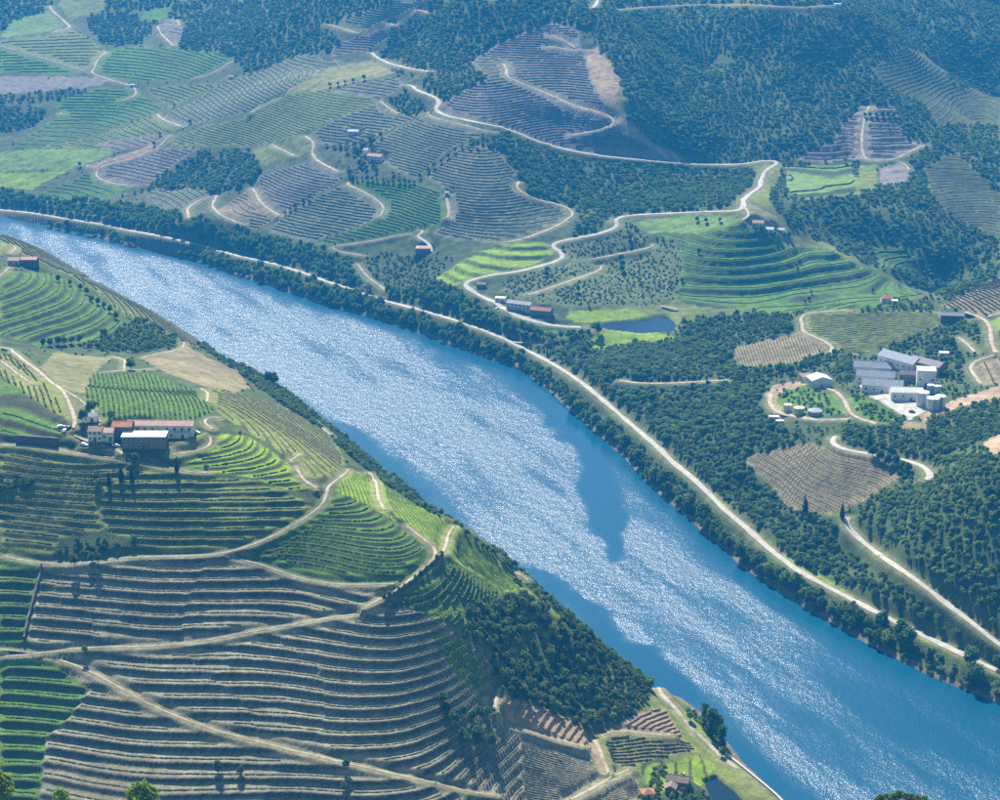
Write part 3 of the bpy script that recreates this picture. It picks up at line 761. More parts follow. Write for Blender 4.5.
PONDS = [([(597,326),(607,322),(645,320),(655,316),(668,316),(677,325),(675,332),(640,334),(607,330)], 20.0, 'dark irrigation pond below the orchard hill'),
         ([(703,782),(716,777),(735,792),(745,803),(755,818),(722,818),(708,795)], 4.5, 'narrow blue pond beside the riverside cottages at the bottom edge'),
         ([(922,292),(930,287),(947,283),(948,289),(935,294)], 11.0, 'sliver of dark blue stream at the valley mouth below the wood')]
pond_polys = []
for poly, z, lab in PONDS:
    wp = [at_z(a, b, z) for a, b in poly]
    pond_polys.append((wp, z, lab))
    cx = np.mean([p[0] for p in wp]); cy = np.mean([p[1] for p in wp])
    near = np.hypot(X - cx, Y - cy) < 140
    d, _ = dist_poly(X[near], Y[near], wp + wp[:1]); i = inside(X[near], Y[near], wp)
    s = np.where(i, -d, d)
    h = HT[near]
    w = 1 - sstep(4, 30, s)
    h = h * (1 - w) + np.maximum(np.minimum(h, z + 1.2 + np.maximum(s, 0) * .25), z + .8) * w
    HT[near] = np.where(s < 0, z - np.minimum(2, .3 - s * .4), h)

# ------------------------------------------------------------------ woods: polygon, spacing m, crown scale range, kinds with weights
WOODS = []
def wood(poly, sp, s, kinds, label, cover=1.0, over=False):
    WOODS.append(dict(poly=poly, sp=sp, s=s, kinds=kinds, label=label, cover=cover, over=over))
wood([(590,338),(735,330),(800,312),(1000,290),(1000,640),(842,512),(740,455),(600,400)],4.29,(0.18,0.47),{1:4,2:2,0:2,3:1},'scattered bushes and small trees round the winery',.42)
wood([(0,0),(600,0),(600,340),(440,290),(300,250),(0,200)],7.02,(0.22,0.43),{0:3,1:2,3:2},'scattered bushes between the far bank vineyards',.10)
wood([(0,235),(220,345),(500,555),(440,700),(0,700)],5.46,(0.14,0.31),{0:3,1:2,3:2},'scattered bushes on the near hill',.10)
# kinds: 0 dark round, 1 mid round, 2 light round, 3 olive low, 4 conical, 5 shrub
wood([(0,190),(40,200),(110,203),(160,210),(240,231),(310,247),(365,259),(440,286),(470,294),(500,313),(530,330),(600,338),(600,350),(560,372),(520,366),(400,324),(320,301),(200,261),(100,237),(0,214)],5.85,(0.61,1.09),{0:5,1:4,2:2},'wooded strip between the far bank vineyards and the river',.93)
wood([(365,258),(385,252),(430,258),(460,255),(440,275),(430,290),(390,290),(370,275)],4.68,(0.29,0.55),{3:3,1:2,0:1},'overgrown grove below the square farmhouse',.8)
wood([(562,374),(600,345),(650,346),(700,338),(735,330),(790,322),(735,345),(735,370),(770,375),(770,400),(780,425),(812,440),(740,457),(755,472),(790,510),(845,518),(890,562),(1000,640),(1010,705),(930,675),(870,645),(800,605),(740,565),(690,520),(650,485),(620,455),(570,410)],4.37,(0.39,0.90),{0:5,1:5,2:2},'dense dark wood between the winery hill and the riverside road',.96)
wood([(845,515),(870,498),(905,475),(930,460),(985,455),(1010,455),(1010,650),(942,602)],3.90,(0.39,0.78),{1:5,2:4,0:2,3:1},'mixed green wood on the hillside at the right edge',.93)
wood([(850,424),(925,420),(1010,395),(1010,435),(985,440),(925,462),(860,454),(838,438)],4.06,(0.32,0.70),{0:5,1:4,2:2},'dark wood below the winery yard',.94)
wood([(700,318),(760,315),(800,318),(800,332),(735,345),(690,340),(678,330)],4.68,(0.36,0.70),{1:3,0:3,2:2},'belt of trees between the pond and the pale brown vineyard',.85)
wood([(500,131),(560,151),(690,167),(750,167),(762,180),(747,200),(700,211),(640,214),(612,216),(600,232),(576,238),(580,215),(540,200),(522,187),(517,167),(500,149),(470,141)],5.46,(0.50,0.86),{0:4,1:4,2:1},'wood in the gully below the tall triangular vineyard hill',.93)
wood([(600,0),(1000,0),(1000,305),(940,296),(880,270),(830,245),(790,225),(770,200),(785,165),(690,160),(650,140),(628,116),(620,75),(598,45),(590,28)],5.15,(0.36,0.82),{0:4,1:6,2:2,3:2},'forest covering the mountain at the upper right',.84)
wood([(480,0),(600,0),(590,30),(552,20),(500,42),(470,62),(430,70),(380,55),(385,40),(420,12),(432,0)],6.24,(0.57,0.94),{0:6,1:3},'dark forest above the tall triangular vineyard hill',.95)
wood([(230,0),(395,0),(350,15),(323,24),(355,36),(330,50),(300,53),(250,74),(235,60),(220,50),(180,50),(187,25),(230,8)],6.63,(0.57,0.94),{0:6,1:3},'dark forest in the fold at the top left of centre',.95)
wood([(88,10),(150,15),(160,25),(140,43),(110,46),(90,30)],6.63,(0.57,0.94),{0:6,1:2},'small dark wood left of the hairpin vineyard at upper left',.95)
wood([(105,0),(232,0),(230,10),(190,22),(150,12),(105,8)],6.63,(0.57,0.94),{0:4,1:2},'strip of forest along the top left edge',.7)
wood([(0,0),(55,0),(45,10),(10,22),(0,36)],6.63,(0.57,0.94),{0:4,1:2},'hazy forest in the top left corner',.8)
wood([(415,88),(440,64),(470,64),(490,78),(444,100)],5.46,(0.43,0.78),{1:4,0:2,2:1},'copse above the hairpin of the pale road',.93)
wood([(382,100),(404,89),(434,99),(430,112),(405,116),(390,110)],5.46,(0.43,0.74),{1:4,0:3},'copse inside the hairpin of the pale road',.95)
wood([(375,58),(410,70),(430,73),(430,76),(400,74),(372,62)],4.68,(0.29,0.47),{0:1,1:1},'hedge of small trees below the upper road bend',.8)
wood([(0,103),(50,110),(42,122),(10,132),(0,132)],6.24,(0.57,0.94),{0:5,1:2},'dark wood at the left edge below the bare brown field',.95)
wood([(0,95),(88,86),(90,90),(60,98),(0,103)],6.24,(0.50,0.78),{0:4,1:2},'line of wood along the lower edge of the bare brown field',.75)
wood([(110,202),(150,187),(160,175),(200,150),(250,149),(264,158),(262,173),(246,186),(215,192),(190,187),(140,191)],5.46,(0.50,0.86),{1:5,0:3,2:2},'bushy wood between the purple vineyards beyond the river',.95)
wood([(315,145),(345,133),(385,136),(398,148),(372,153),(392,168),(415,178),(360,176),(345,172),(360,160),(345,150)],4.68,(0.36,0.70),{0:3,1:3,2:2},'garden trees round the pink roofed farmhouse',.5)
wood([(180,334),(215,342),(260,370),(292,396),(345,438),(385,472),(500,556),(545,582),(640,655),(656,690),(600,640),(540,598),(500,572),(450,525),(385,486),(350,456),(310,425),(270,396),(232,368)],3.90,(0.29,0.62),{1:4,0:4,2:2},'thicket along the near river bank below the crest',.85)
wood([(470,612),(520,598),(545,603),(600,635),(650,680),(655,692),(640,712),(615,725),(590,732),(540,712),(510,700),(498,690),(495,655),(467,640)],3.8,(.34,.74),{0:4,3:3,1:3},'evergreen scrub on the spur above the river',.9,True)
wood([(128,322),(150,318),(178,334),(182,346),(140,353),(80,350),(90,343)],4.05,(0.29,0.54),{2:3,1:4},'light green bushes below the dark row of trees',.9)
wood([(55,546),(95,534),(140,537),(165,552),(130,556),(60,553)],3.78,(0.33,0.63),{0:5,1:2},'dark shrubs above the long grey track',.85,True)
wood([(0,474),(40,476),(42,488),(0,489)],3.60,(0.33,0.63),{0:5},'dark thicket at the left edge below the estate',.9,True)
wood([(500,280),(560,264),(600,262),(640,254),(680,242),(682,272),(676,298),(655,304),(560,304),(510,298)],4.68,(0.22,0.39),{3:6,1:2,0:1},'olive grove on the orchard hill above the pond',.9,True)
wood([(560,243),(600,236),(630,222),(640,232),(680,241),(640,252),(590,260),(562,258)],4.68,(0.22,0.39),{3:5,1:2,0:1},'upper olive grove beside the pale winding road',.9,True)
wood([(833,360),(850,358),(860,372),(852,384),(836,378)],4.29,(0.43,0.74),{1:3,2:4},'light green trees between the white store and the long sheds',.85)
wood([(883,345),(905,334),(922,338),(915,350),(890,356)],4.68,(0.43,0.70),{0:4},'dark trees at the foot of the olive brown vineyard dome',.8)
wood([(925,350),(940,328),(985,325),(990,350),(960,358),(966,385),(945,375),(930,362)],4.29,(0.32,0.66),{0:3,1:4,2:2},'garden trees and shrubs right of the winery',.72)
wood([(745,371),(800,364),(835,350),(838,358),(800,372),(760,380)],4.29,(0.32,0.62),{0:4,1:2},'hedge line of trees below the pale brown vineyard',.8)
wood([(775,388),(800,389),(838,398),(848,414),(820,419),(790,414)],4.05,(0.21,0.45),{1:3,2:3,0:1},'bushes on the green bank inside the winery drive',.5,True)
wood([(848,398),(862,396),(903,420),(893,424),(868,419),(854,412)],4.05,(0.25,0.50),{1:3,2:2},'bushes on the green bank below the winery yard',.7,True)
wood([(685,705),(700,716),(716,738),(728,756),(738,766),(725,757),(706,738),(686,714)],4.05,(0.25,0.54),{1:3,2:2},'shrubs between the near bank track and the water',.5,True)
wood([(636,762),(660,757),(668,768),(690,780),(706,790),(730,802),(640,805),(640,790),(655,775)],4.05,(0.29,0.59),{1:4,2:3,0:1},'garden trees round the riverside cottages',.6,True)
wood([(745,224),(762,226),(788,232),(795,240),(770,238),(748,232)],4.68,(0.36,0.70),{0:3,1:2},'trees round the small houses on the ridge',.7)
wood([(500,330),(540,338),(585,345),(585,352),(545,350),(505,338)],4.68,(0.36,0.70),{1:3,0:2,2:1},'trees below the long red roofed building',.8)
wood([(500,343),(530,356),(560,372),(578,387),(602,407),(590,416),(572,408),(545,386),(520,366)],3.90,(0.36,0.74),{1:4,0:3,2:2},'bushy trees on the far bank where the road meets the water',.9)

# ------------------------------------------------------------------ buildings: where they stand
M['white'] = mat_plain('white_render', (.72, .70, .66), .85, .08, .3)
M['cream'] = mat_plain('cream_render', (.55, .48, .34), .85, .1, .3)
M['stone'] = mat_plain('schist_stone', (.20, .165, .13), .95, .35, .8)
M['stone_dark'] = mat_plain('dark_schist', (.12, .10, .09), .95, .3, .8)
M['tile'] = mat_plain('terracotta_tiles', (.46, .20, .12), .9, .25, .7)
M['tile_pale'] = mat_plain('faded_pink_tiles', (.52, .33, .25), .9, .2, .7)
M['tile_brown'] = mat_plain('weathered_tiles', (.26, .19, .15), .9, .25, .7)
M['slate_roof'] = mat_plain('slate_roof', (.13, .14, .17), .6, .2, .7, .4)
M['metal_roof'] = mat_plain('grey_sheet_roof', (.30, .32, .35), .75, .15, .4, .25)
M['white_roof'] = mat_plain('white_sheet_roof', (.62, .62, .60), .85, .06, .4)
M['dark_roof'] = mat_plain('dark_sheet_roof', (.075, .06, .075), .6, .2, .4)
M['glass'] = mat_plain('window_glass', (.03, .04, .05), .15, .2, 1, .6)
M['wood'] = mat_plain('brown_door', (.13, .08, .05), .8, .2, 1)
M['steel'] = mat_plain('tank_steel', (.55, .58, .60), .45, .08, .3, .5)
M['tyre'] = mat_plain('tyre_rubber', (.03, .03, .03), .9, .1, 1)
M['car_white'] = mat_plain('white_car_paint', (.8, .8, .8), .3, .03, 1, .5)
M['car_dark'] = mat_plain('dark_car_paint', (.04, .05, .07), .3, .1, 1, .5)
B = []
def house(px, py, w, d, h, rot=0, roof='gable', rise=1.6, wall='white', rmat='tile', win=(0, 0), label='', name='house', cat='house', door=True, chimney=False, over=.4, side=0, padr=None):
    p = cast(H, px, py)
    c, s = cos(radians(rot)), sin(radians(rot))
    cx, cy = p[0] - s * d / 2, p[1] + c * d / 2
    B.append(dict(x=cx, y=cy, z=p[2], w=w, d=d, h=h, rot=radians(rot), roof=roof, rise=rise, wall=wall, rmat=rmat, win=win, label=label, name=name, cat=cat, door=door, chimney=chimney, over=over, side=side))
    r = hypot(w, d) / 2 if w < 1.8 * d else d * .75
    if w < 1.8 * d: PADS.append((cx, cy, p[2], r, 8))
    else:
        k = max(2, int(w / d))
        for q in range(k):
            t = (q + .5) / k - .5
            PADS.append((cx + c * w * t, cy + s * w * t, p[2], d * .8, 8))
# estate on the near hill
house(160, 433, 34, 8, 4.2, -1, 'gable', 1.5, 'white', 'tile_pale', (9, 1), 'long low estate wing with faded pink tile roof behind the dark block', 'farm_building', 'building')
house(122, 436, 10, 8, 5.2, 0, 'gable', 1.6, 'stone', 'tile', (2, 1), 'estate house with the bright orange tile roof', 'house', 'house')
house(144, 449, 22, 8, 6.6, 0, 'mono', .4, 'stone', 'white_roof', (9, 2), 'large dark fronted estate block with white flat roof and rows of windows', 'winery_block', 'building')
house(95, 441, 7.0, 8, 5.4, 0, 'gable', 1.4, 'white', 'tile_brown', (3, 2), 'white estate house at the left with a brownish roof, nearest the track', 'house', 'house', chimney=True)
house(107.5, 441, 6.0, 7, 4.8, 0, 'gable', 1.3, 'white', 'tile_pale', (2, 1), 'smaller white estate house joined between its neighbour and the orange roof', 'house', 'house')
house(177, 438, 11.5, 6.5, 2.8, -2, 'mono', .3, 'white', 'white_roof', (2, 1), 'low white roofed shed at the right end of the estate', 'shed', 'shed')
house(92, 422, 5.5, 5, 3.2, 6, 'gable', 1.2, 'white', 'metal_roof', (1, 1), 'small grey roofed outbuilding behind the white estate house', 'outbuilding', 'building')
# hilltop farm at the left edge
house(29, 268, 12, 8, 6.5, 2, 'gable', 1.3, 'stone_dark', 'tile_pale', (4, 2), 'dark fronted farmhouse with pale pink roof on the left hill above the river', 'farmhouse', 'house')
house(13.5, 265, 8.5, 7, 3.6, 2, 'gable', 1.5, 'cream', 'tile_pale', (2, 1), 'low annex with pink roof left of the dark fronted hilltop farmhouse', 'annex', 'building')
# winery beyond the river
house(872, 374, 27, 11, 5, -13, 'gable', 3.2, 'white', 'metal_roof', (5, 1), 'rearmost of the three parallel grey roofed winery sheds', 'winery_shed', 'shed')
house(875, 383, 27, 11, 5, -13, 'gable', 3.2, 'white', 'metal_roof', (5, 1), 'middle one of the three parallel grey roofed winery sheds', 'winery_shed', 'shed')
house(882, 393, 28, 12, 5.4, -13, 'gable', 3.2, 'white', 'metal_roof', (5, 1), 'front one of the three parallel grey roofed winery sheds', 'winery_shed', 'shed')
house(918, 372, 13, 32, 7, 40, 'gabley', 3.4, 'white', 'metal_roof', (0, 0), 'long grey barrel shaped winery barn behind the white tower', 'winery_barn', 'barn', side=6)
house(926, 386, 13, 11, 11, -8, 'flat', .5, 'white', 'white_roof', (3, 1), 'tall white block like tower in the middle of the winery', 'winery_tower', 'tower')
house(908, 382, 12, 10, 5.5, -10, 'gable', 2, 'stone', 'dark_roof', (2, 1), 'dark purple roofed winery building between the sheds and the tower', 'winery_annex', 'building')
house(943, 374, 11, 26, 6, 42, 'gabley', 2.6, 'stone', 'dark_roof', (0, 0), 'dark roofed barn at the right end of the winery', 'winery_barn', 'barn', side=5)
house(907, 400, 22, 12, 5.6, -4, 'gable', 2, 'white', 'white_roof', (4, 1), 'white roofed winery hall facing the pale yard', 'winery_hall', 'building')
house(897, 366, 9, 9, 5, -10, 'flat', .4, 'cream', 'metal_roof', (0, 0), 'small flat roofed block behind the winery sheds', 'winery_annex', 'building')
house(822, 387, 15, 12, 5.2, 12, 'gabley', 2.4, 'white', 'white_roof', (1, 1), 'white store with gable front standing alone left of the winery', 'store', 'building', side=3)
house(808, 382, 8, 8, 3.8, 12, 'mono', .5, 'cream', 'tile_brown', (1, 1), 'low annex left of the white store', 'annex', 'building')
house(774, 420, 7, 3, 2.4, -6, 'flat', .2, 'white', 'white_roof', (2, 1), 'white site cabin left of the cream tanks', 'cabin', 'cabin')
house(779, 424, 6, 3, 2.2, -6, 'flat', .2, 'white', 'white_roof', (2, 1), 'second white site cabin, nearest the wood', 'cabin', 'cabin')
house(952, 323, 17, 9, 6, -7, 'gable', 1.6, 'stone_dark', 'slate_roof', (3, 1), 'dark slate barn beside the bend of the track at the right', 'barn', 'barn')
house(943, 318, 5, 5, 3.5, -7, 'gable', 1, 'white', 'white_roof', (1, 1), 'little white hut left of the dark slate barn', 'hut', 'hut')
house(944, 357, 7, 5, 3, -10, 'flat', .3, 'white', 'white_roof', (1, 1), 'small white roofed hut among trees right of the winery', 'hut', 'hut')
# far side
house(887, 303, 9, 7, 4, -4, 'gable', 1.8, 'white', 'tile', (2, 1), 'small white cottage with red roof at the foot of the green terraces', 'cottage', 'house')
house(895, 304, 5, 4, 2.6, -4, 'flat', .2, 'white', 'white_roof', (1, 1), 'low white outbuilding beside the red roofed cottage', 'outbuilding', 'building')
house(758, 227, 10, 7, 4, -8, 'gable', 1.7, 'white', 'tile_pale', (2, 1), 'pink roofed house on the ridge below the road', 'house', 'house')
house(769, 233, 8, 6, 3.6, -12, 'gable', 1.4, 'white', 'white_roof', (2, 1), 'white roofed house on the ridge below the road', 'house', 'house')
house(781, 233, 6, 5, 3, -12, 'gable', 1.3, 'white', 'white_roof', (1, 1), 'smallest house on the ridge, at its right end', 'house', 'house')
house(518, 310, 22, 8, 5.5, -24, 'gable', 2, 'white', 'slate_roof', (6, 2), 'long slate roofed building on the road above the river bend', 'lodge', 'building')
house(540, 316, 18, 8, 5, -20, 'gable', 2, 'stone', 'tile', (5, 2), 'red tiled building joined to the right of the slate roofed one', 'lodge', 'building')
house(500, 302, 9, 6, 3.4, -10, 'flat', .3, 'white', 'white_roof', (2, 1), 'white flat roofed block at the road corner by the slate roofed building', 'outbuilding', 'building')
house(481, 288, 8, 6, 3.4, -8, 'gable', 1.2, 'stone', 'tile_brown', (2, 1), 'small brown cottage inside the bend of the pale road', 'cottage', 'house')
house(423, 255, 13, 10, 6.4, -2, 'hip', 1.6, 'stone', 'tile_pale', (4, 2), 'square farmhouse with pale pink roof on the far slope above the river', 'farmhouse', 'house')
house(374, 162, 15, 9, 6, -22, 'gable', 2, 'white', 'tile_pale', (4, 2), 'pink roofed farmhouse amid vineyards on the far slope', 'farmhouse', 'house')
house(365, 156, 5, 9, 6, -22, 'gable', 1.6, 'white', 'tile_pale', (1, 1), 'white gabled wing left of the pink roofed farmhouse', 'house_wing', 'building')
house(353, 135, 11, 7, 4, -6, 'gable', 1.4, 'white', 'white_roof', (2, 1), 'white roofed shed in the trees above the pink roofed farmhouse', 'shed', 'shed')
house(231, 79, 6, 5, 3, 0, 'gable', 1.2, 'white', 'tile_pale', (1, 1), 'tiny hut on the ridge at the upper left', 'hut', 'hut')
house(838, 7, 8, 5, 3.5, 0, 'flat', .3, 'white', 'white_roof', (1, 1), 'white hut on the mountain track near the top edge', 'hut', 'hut')
house(132, 87, 6, 4, 2.8, -10, 'flat', .3, 'white', 'white_roof', (1, 1), 'white pump hut on the ridge track at the upper left', 'hut', 'hut')
house(447, 195, 4, 3, 2.6, 0, 'gable', .8, 'white', 'white_roof', (1, 1), 'tiny white hut at the top of the short vineyard track', 'hut', 'hut')
# riverside cottages
house(677, 788, 10.5, 7, 3.6, -14, 'gable', 1.8, 'stone', 'tile_brown', (3, 1), 'brown tiled riverside cottage at the bottom edge', 'cottage', 'house', chimney=True)
house(670, 794, 5, 5, 3.0, -14, 'gabley', 1.5, 'stone', 'tile_brown', (1, 1), 'brown tiled side wing of the riverside cottage', 'house_wing', 'building')
house(649, 799, 5.5, 5, 3, 8, 'hip', 1.5, 'cream', 'tile', (1, 1), 'small red roofed cottage left of the brown tiled one', 'cottage', 'house')
# tanks: px, py, diameter, height
TANKS = []
def tank(px, py, dia, h, mat, label):
    p = cast(H, px, py); TANKS.append((p[0], p[1] + dia / 2, p[2], dia, h, mat, label)); PADS.append((p[0], p[1] + dia / 2, p[2], dia * .6, 6))
tank(923.5, 407, 8.5, 9.5, 'steel', 'tall steel wine tank nearest the white winery hall')
tank(934, 411, 8.5, 8, 'steel', 'front steel wine tank at the edge of the winery yard')
tank(941, 408, 7.5, 7.5, 'steel', 'right hand steel wine tank beside the tan bank')
tank(931, 394, 5, 6, 'steel', 'small steel tank below the white tower')
tank(938, 395, 5, 6, 'steel', 'small steel tank right of its twin below the white tower')
tank(788.5, 412, 6, 4.6, 'cream', 'cream painted tank on the left in the pair below the drive')
tank(799.5, 416, 7.5, 5, 'cream', 'larger cream painted tank on the right in the pair below the drive')
tank(816, 416, 10, 2.6, 'metal_roof', 'low grey round store beside the cream tanks')
CARS = [(61, 427, 30, 'car_white', 'white car parked left of the estate track'), (65, 431, 80, 'car_white', 'white van parked at the bend by the estate'),
        (69, 428, 70, 'car_dark', 'dark car parked at the bend by the estate'), (84, 445, -20, 'car_white', 'white car below the white estate house'),
        (116, 446, 10, 'car_white', 'white car beside the dark estate block'), (110, 447, 10, 'car_dark', 'dark car below the estate houses'),
        (196, 433, 0, 'car_white', 'white car at the right end of the estate'), (497, 309, 60, 'car_white', 'white car at the road corner by the slate roofed building'),
        (868, 389, -30, 'car_white', 'white car at the left end of the winery yard'), (912, 412, -30, 'car_dark', 'dark car on the winery yard')]
car_spots = []
for (a, b, r, m_, l_) in CARS:
    p = cast(H, a, b); car_spots.append((p, r, m_, l_)); PADS.append((p[0], p[1], p[2], 2.5, 3))

def apply_pads():
    global HT
    for (x, y, z, rad, bl) in PADS:
        near = np.hypot(X - x, Y - y) < rad + bl
        d = np.hypot(X[near] - x, Y[near] - y)
        w = 1 - sstep(rad, rad + bl, d)
        HT[near] = HT[near] * (1 - w) + (z - .3) * w
apply_pads()

# ------------------------------------------------------------------ forest map (used for the ground too)
WLAB = np.full((800 * SS, 1000 * SS), -1, np.int16)
for k, w in enumerate(WOODS): paint(WLAB, w['poly'], k)
WID = lookup(WLAB, PXG, PYG)
WID[(RR < 600)] = -1

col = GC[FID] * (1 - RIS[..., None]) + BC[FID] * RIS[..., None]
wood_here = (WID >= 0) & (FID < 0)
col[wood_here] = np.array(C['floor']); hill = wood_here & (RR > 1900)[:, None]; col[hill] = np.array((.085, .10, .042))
nofield = (FID < 0) & (WID < 0)
mixn = sstep(-.12, .14, fbm(X, Y, 70, 61, 3))[..., None]
alt = np.array(C['scrub']) * (1 - mixn) + np.array(C['olive']) * mixn
col = np.where(nofield[..., None], alt, col)
shore = ((DSH > -3) & (DSH < 4))
col[shore] = np.array((.17, .14, .10))
roadside = sstep(.5, 1.0, RW)[..., None] * .55
col = col * (1 - roadside) + np.array((.20, .19, .10)) * roadside
far = (RR < 560)
col[far] = np.array(C['olive'])
kn = (np.hypot(X - kx, Y - ky) < 14) & (RR < 600)[:, None]
col[kn] = np.array((.30, .24, .12))

idx = np.arange(NR * NA).reshape(NR, NA)
fa, fb, fc, fd = idx[:-1, :-1], idx[:-1, 1:], idx[1:, 1:], idx[1:, :-1]
deep = DSH < -14
keep = ~(deep[:-1, :-1] & deep[:-1, 1:] & deep[1:, 1:] & deep[1:, :-1])
faces = np.stack([fa[keep], fd[keep], fc[keep], fb[keep]], 1)
used = np.zeros(NR * NA, bool); used[faces.ravel()] = True
remap = np.cumsum(used) - 1
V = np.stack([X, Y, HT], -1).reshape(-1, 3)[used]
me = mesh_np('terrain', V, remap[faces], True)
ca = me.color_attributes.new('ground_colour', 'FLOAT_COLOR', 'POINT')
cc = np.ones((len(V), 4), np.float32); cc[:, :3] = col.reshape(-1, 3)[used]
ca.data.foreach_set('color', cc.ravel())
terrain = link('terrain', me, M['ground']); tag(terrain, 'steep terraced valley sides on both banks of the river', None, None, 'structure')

# ------------------------------------------------------------------ river sheet with its ripples
wi = np.where((RR > 560) & (RR < 3300))[0][::3]; wj = np.arange(0, NA, 2)
WX = X[np.ix_(wi, wj)]; WY = Y[np.ix_(wi, wj)]; WD = DSH[np.ix_(wi, wj)]
q = np.arange(WX.size).reshape(WX.shape)
wk = (WD < 6)
kk = wk[:-1, :-1] | wk[:-1, 1:] | wk[1:, 1:] | wk[1:, :-1]
wf = np.stack([q[:-1, :-1][kk], q[1:, :-1][kk], q[1:, 1:][kk], q[:-1, 1:][kk]], 1)
us = np.zeros(WX.size, bool); us[wf.ravel()] = True; rm = np.cumsum(us) - 1
wv = np.stack([WX, WY, np.zeros_like(WX)], -1).reshape(-1, 3)[us]
me = mesh_np('river', wv, rm[wf], True)
vx, vy = wv[:, 0], wv[:, 1]
CALM = [([(548,400),(566,396),(570,418),(590,425),(605,450),(615,480),(624,520),(622,550),(612,556),(590,530),(578,495),(585,470),(570,440),(548,430)], .95, 7),
        ([(700,705),(660,690),(600,640),(610,638),(650,648),(685,675),(700,695)], .9, 6),
        ([(330,420),(380,470),(440,515),(432,503),(385,455),(350,425)], .75, 5),
        ([(500,560),(560,600),(600,640),(640,650),(600,608),(540,568)], .8, 6),
        ([(705,740),(720,755),(770,800),(800,800),(760,765),(735,745)], .75, 6),
        ([(820,610),(1000,700),(1000,830),(880,830),(800,720),(760,640)], .3, 60),
        ([(420,330),(520,372),(560,410),(600,450),(585,450),(540,405),(480,370),(420,345)], .6, 10)]
px_, py_ = to_px(vx, vy, np.zeros_like(vx))
jx = px_ + fbm(vx, vy, 22, 3, 3) * 18; jy = py_ + fbm(vx, vy, 22, 8, 3) * 26
# wind stripes run along the flow
along = vx * .42 - vy * .91; across = vx * .91 + vy * .42
stripe = fbm(along / 7, across, 11, 13, 4) + .5 * fbm(along / 1.5, across, 60, 14, 3)
rip = .56 + .44 * sstep(-.28, .22, stripe + .05)
for poly, s, soft in CALM:
    i = inside(jx, jy, poly); d, _ = dist_poly(jx, jy, poly + poly[:1])
    w_ = sstep(-soft, soft, np.where(i, d, -d)) * s
    rip = rip * (1 - w_) + .12 * w_
dsh = grid_at(DSH, vx, vy)
rip *= .35 + .65 * sstep(4, 26, -dsh)
rip *= 1 - .2 * sstep(520, 760, py_)
at_ = me.attributes.new('ripple', 'FLOAT', 'POINT'); at_.data.foreach_set('value', rip.astype(np.float32))
river = link('river', me, M['water']); tag(river, 'wide blue river glittering in the sun', None, None, 'structure')

for wp, z, lab in pond_polys:
    cx = np.mean([p[0] for p in wp]); cy = np.mean([p[1] for p in wp])
    vs = [(cx, cy, z)] + [(cx + (x - cx) * 1.06, cy + (y - cy) * 1.06, z) for x, y in wp]
    k = len(wp)
    me = mesh_np('pond', vs, [(0, 1 + i, 1 + (i + 1) % k) for i in range(k)], True)
    if me.polygons[0].normal.z < 0: me.flip_normals()
    tag(link('pond', me, M['pond']), lab, None, None, 'structure')

# ------------------------------------------------------------------ road ribbons
for (name, mat, w, L) in road_lines:
    step = 4.0
    T = np.gradient(L[:, :2], axis=0); T /= (np.hypot(T[:, 0], T[:, 1])[:, None] + 1e-9)
    N = np.stack([T[:, 1], -T[:, 0]], 1)
    R = np.hypot(L[:, 0], L[:, 1]).mean()
    lift = .12 + R * .00018
    ww = w / 2 * (1 + .55 * (vnoise(L[:, 0], L[:, 1], 11, 5) - .5))
    vs = []
    for e in (-1.0, -.5, 0.0, .5, 1.0):
        p = L[:, :2] + N * (ww * e)[:, None]
        z = np.maximum(grid_at(HT, p[:, 0], p[:, 1]) + lift, L[:, 2] + lift * .5)
        z = np.minimum(z, L[:, 2] + lift + .9)
        vs.append(np.stack([p[:, 0], p[:, 1], z - (.25 if abs(e) == 1 else 0)], 1))
    k = len(L); V = np.concatenate(vs)
    ff = []
    for c in range(4):
        a = c * k + np.arange(k - 1)
        ff.append(np.stack([a, a + 1, a + k + 1, a + k], 1))
    me = mesh_np(name, V, np.concatenate(ff), True)
    if me.polygons[len(me.polygons) // 2].normal.z < 0: me.flip_normals()
    tag(link(name, me, M[mat]), None, None, None, 'structure')

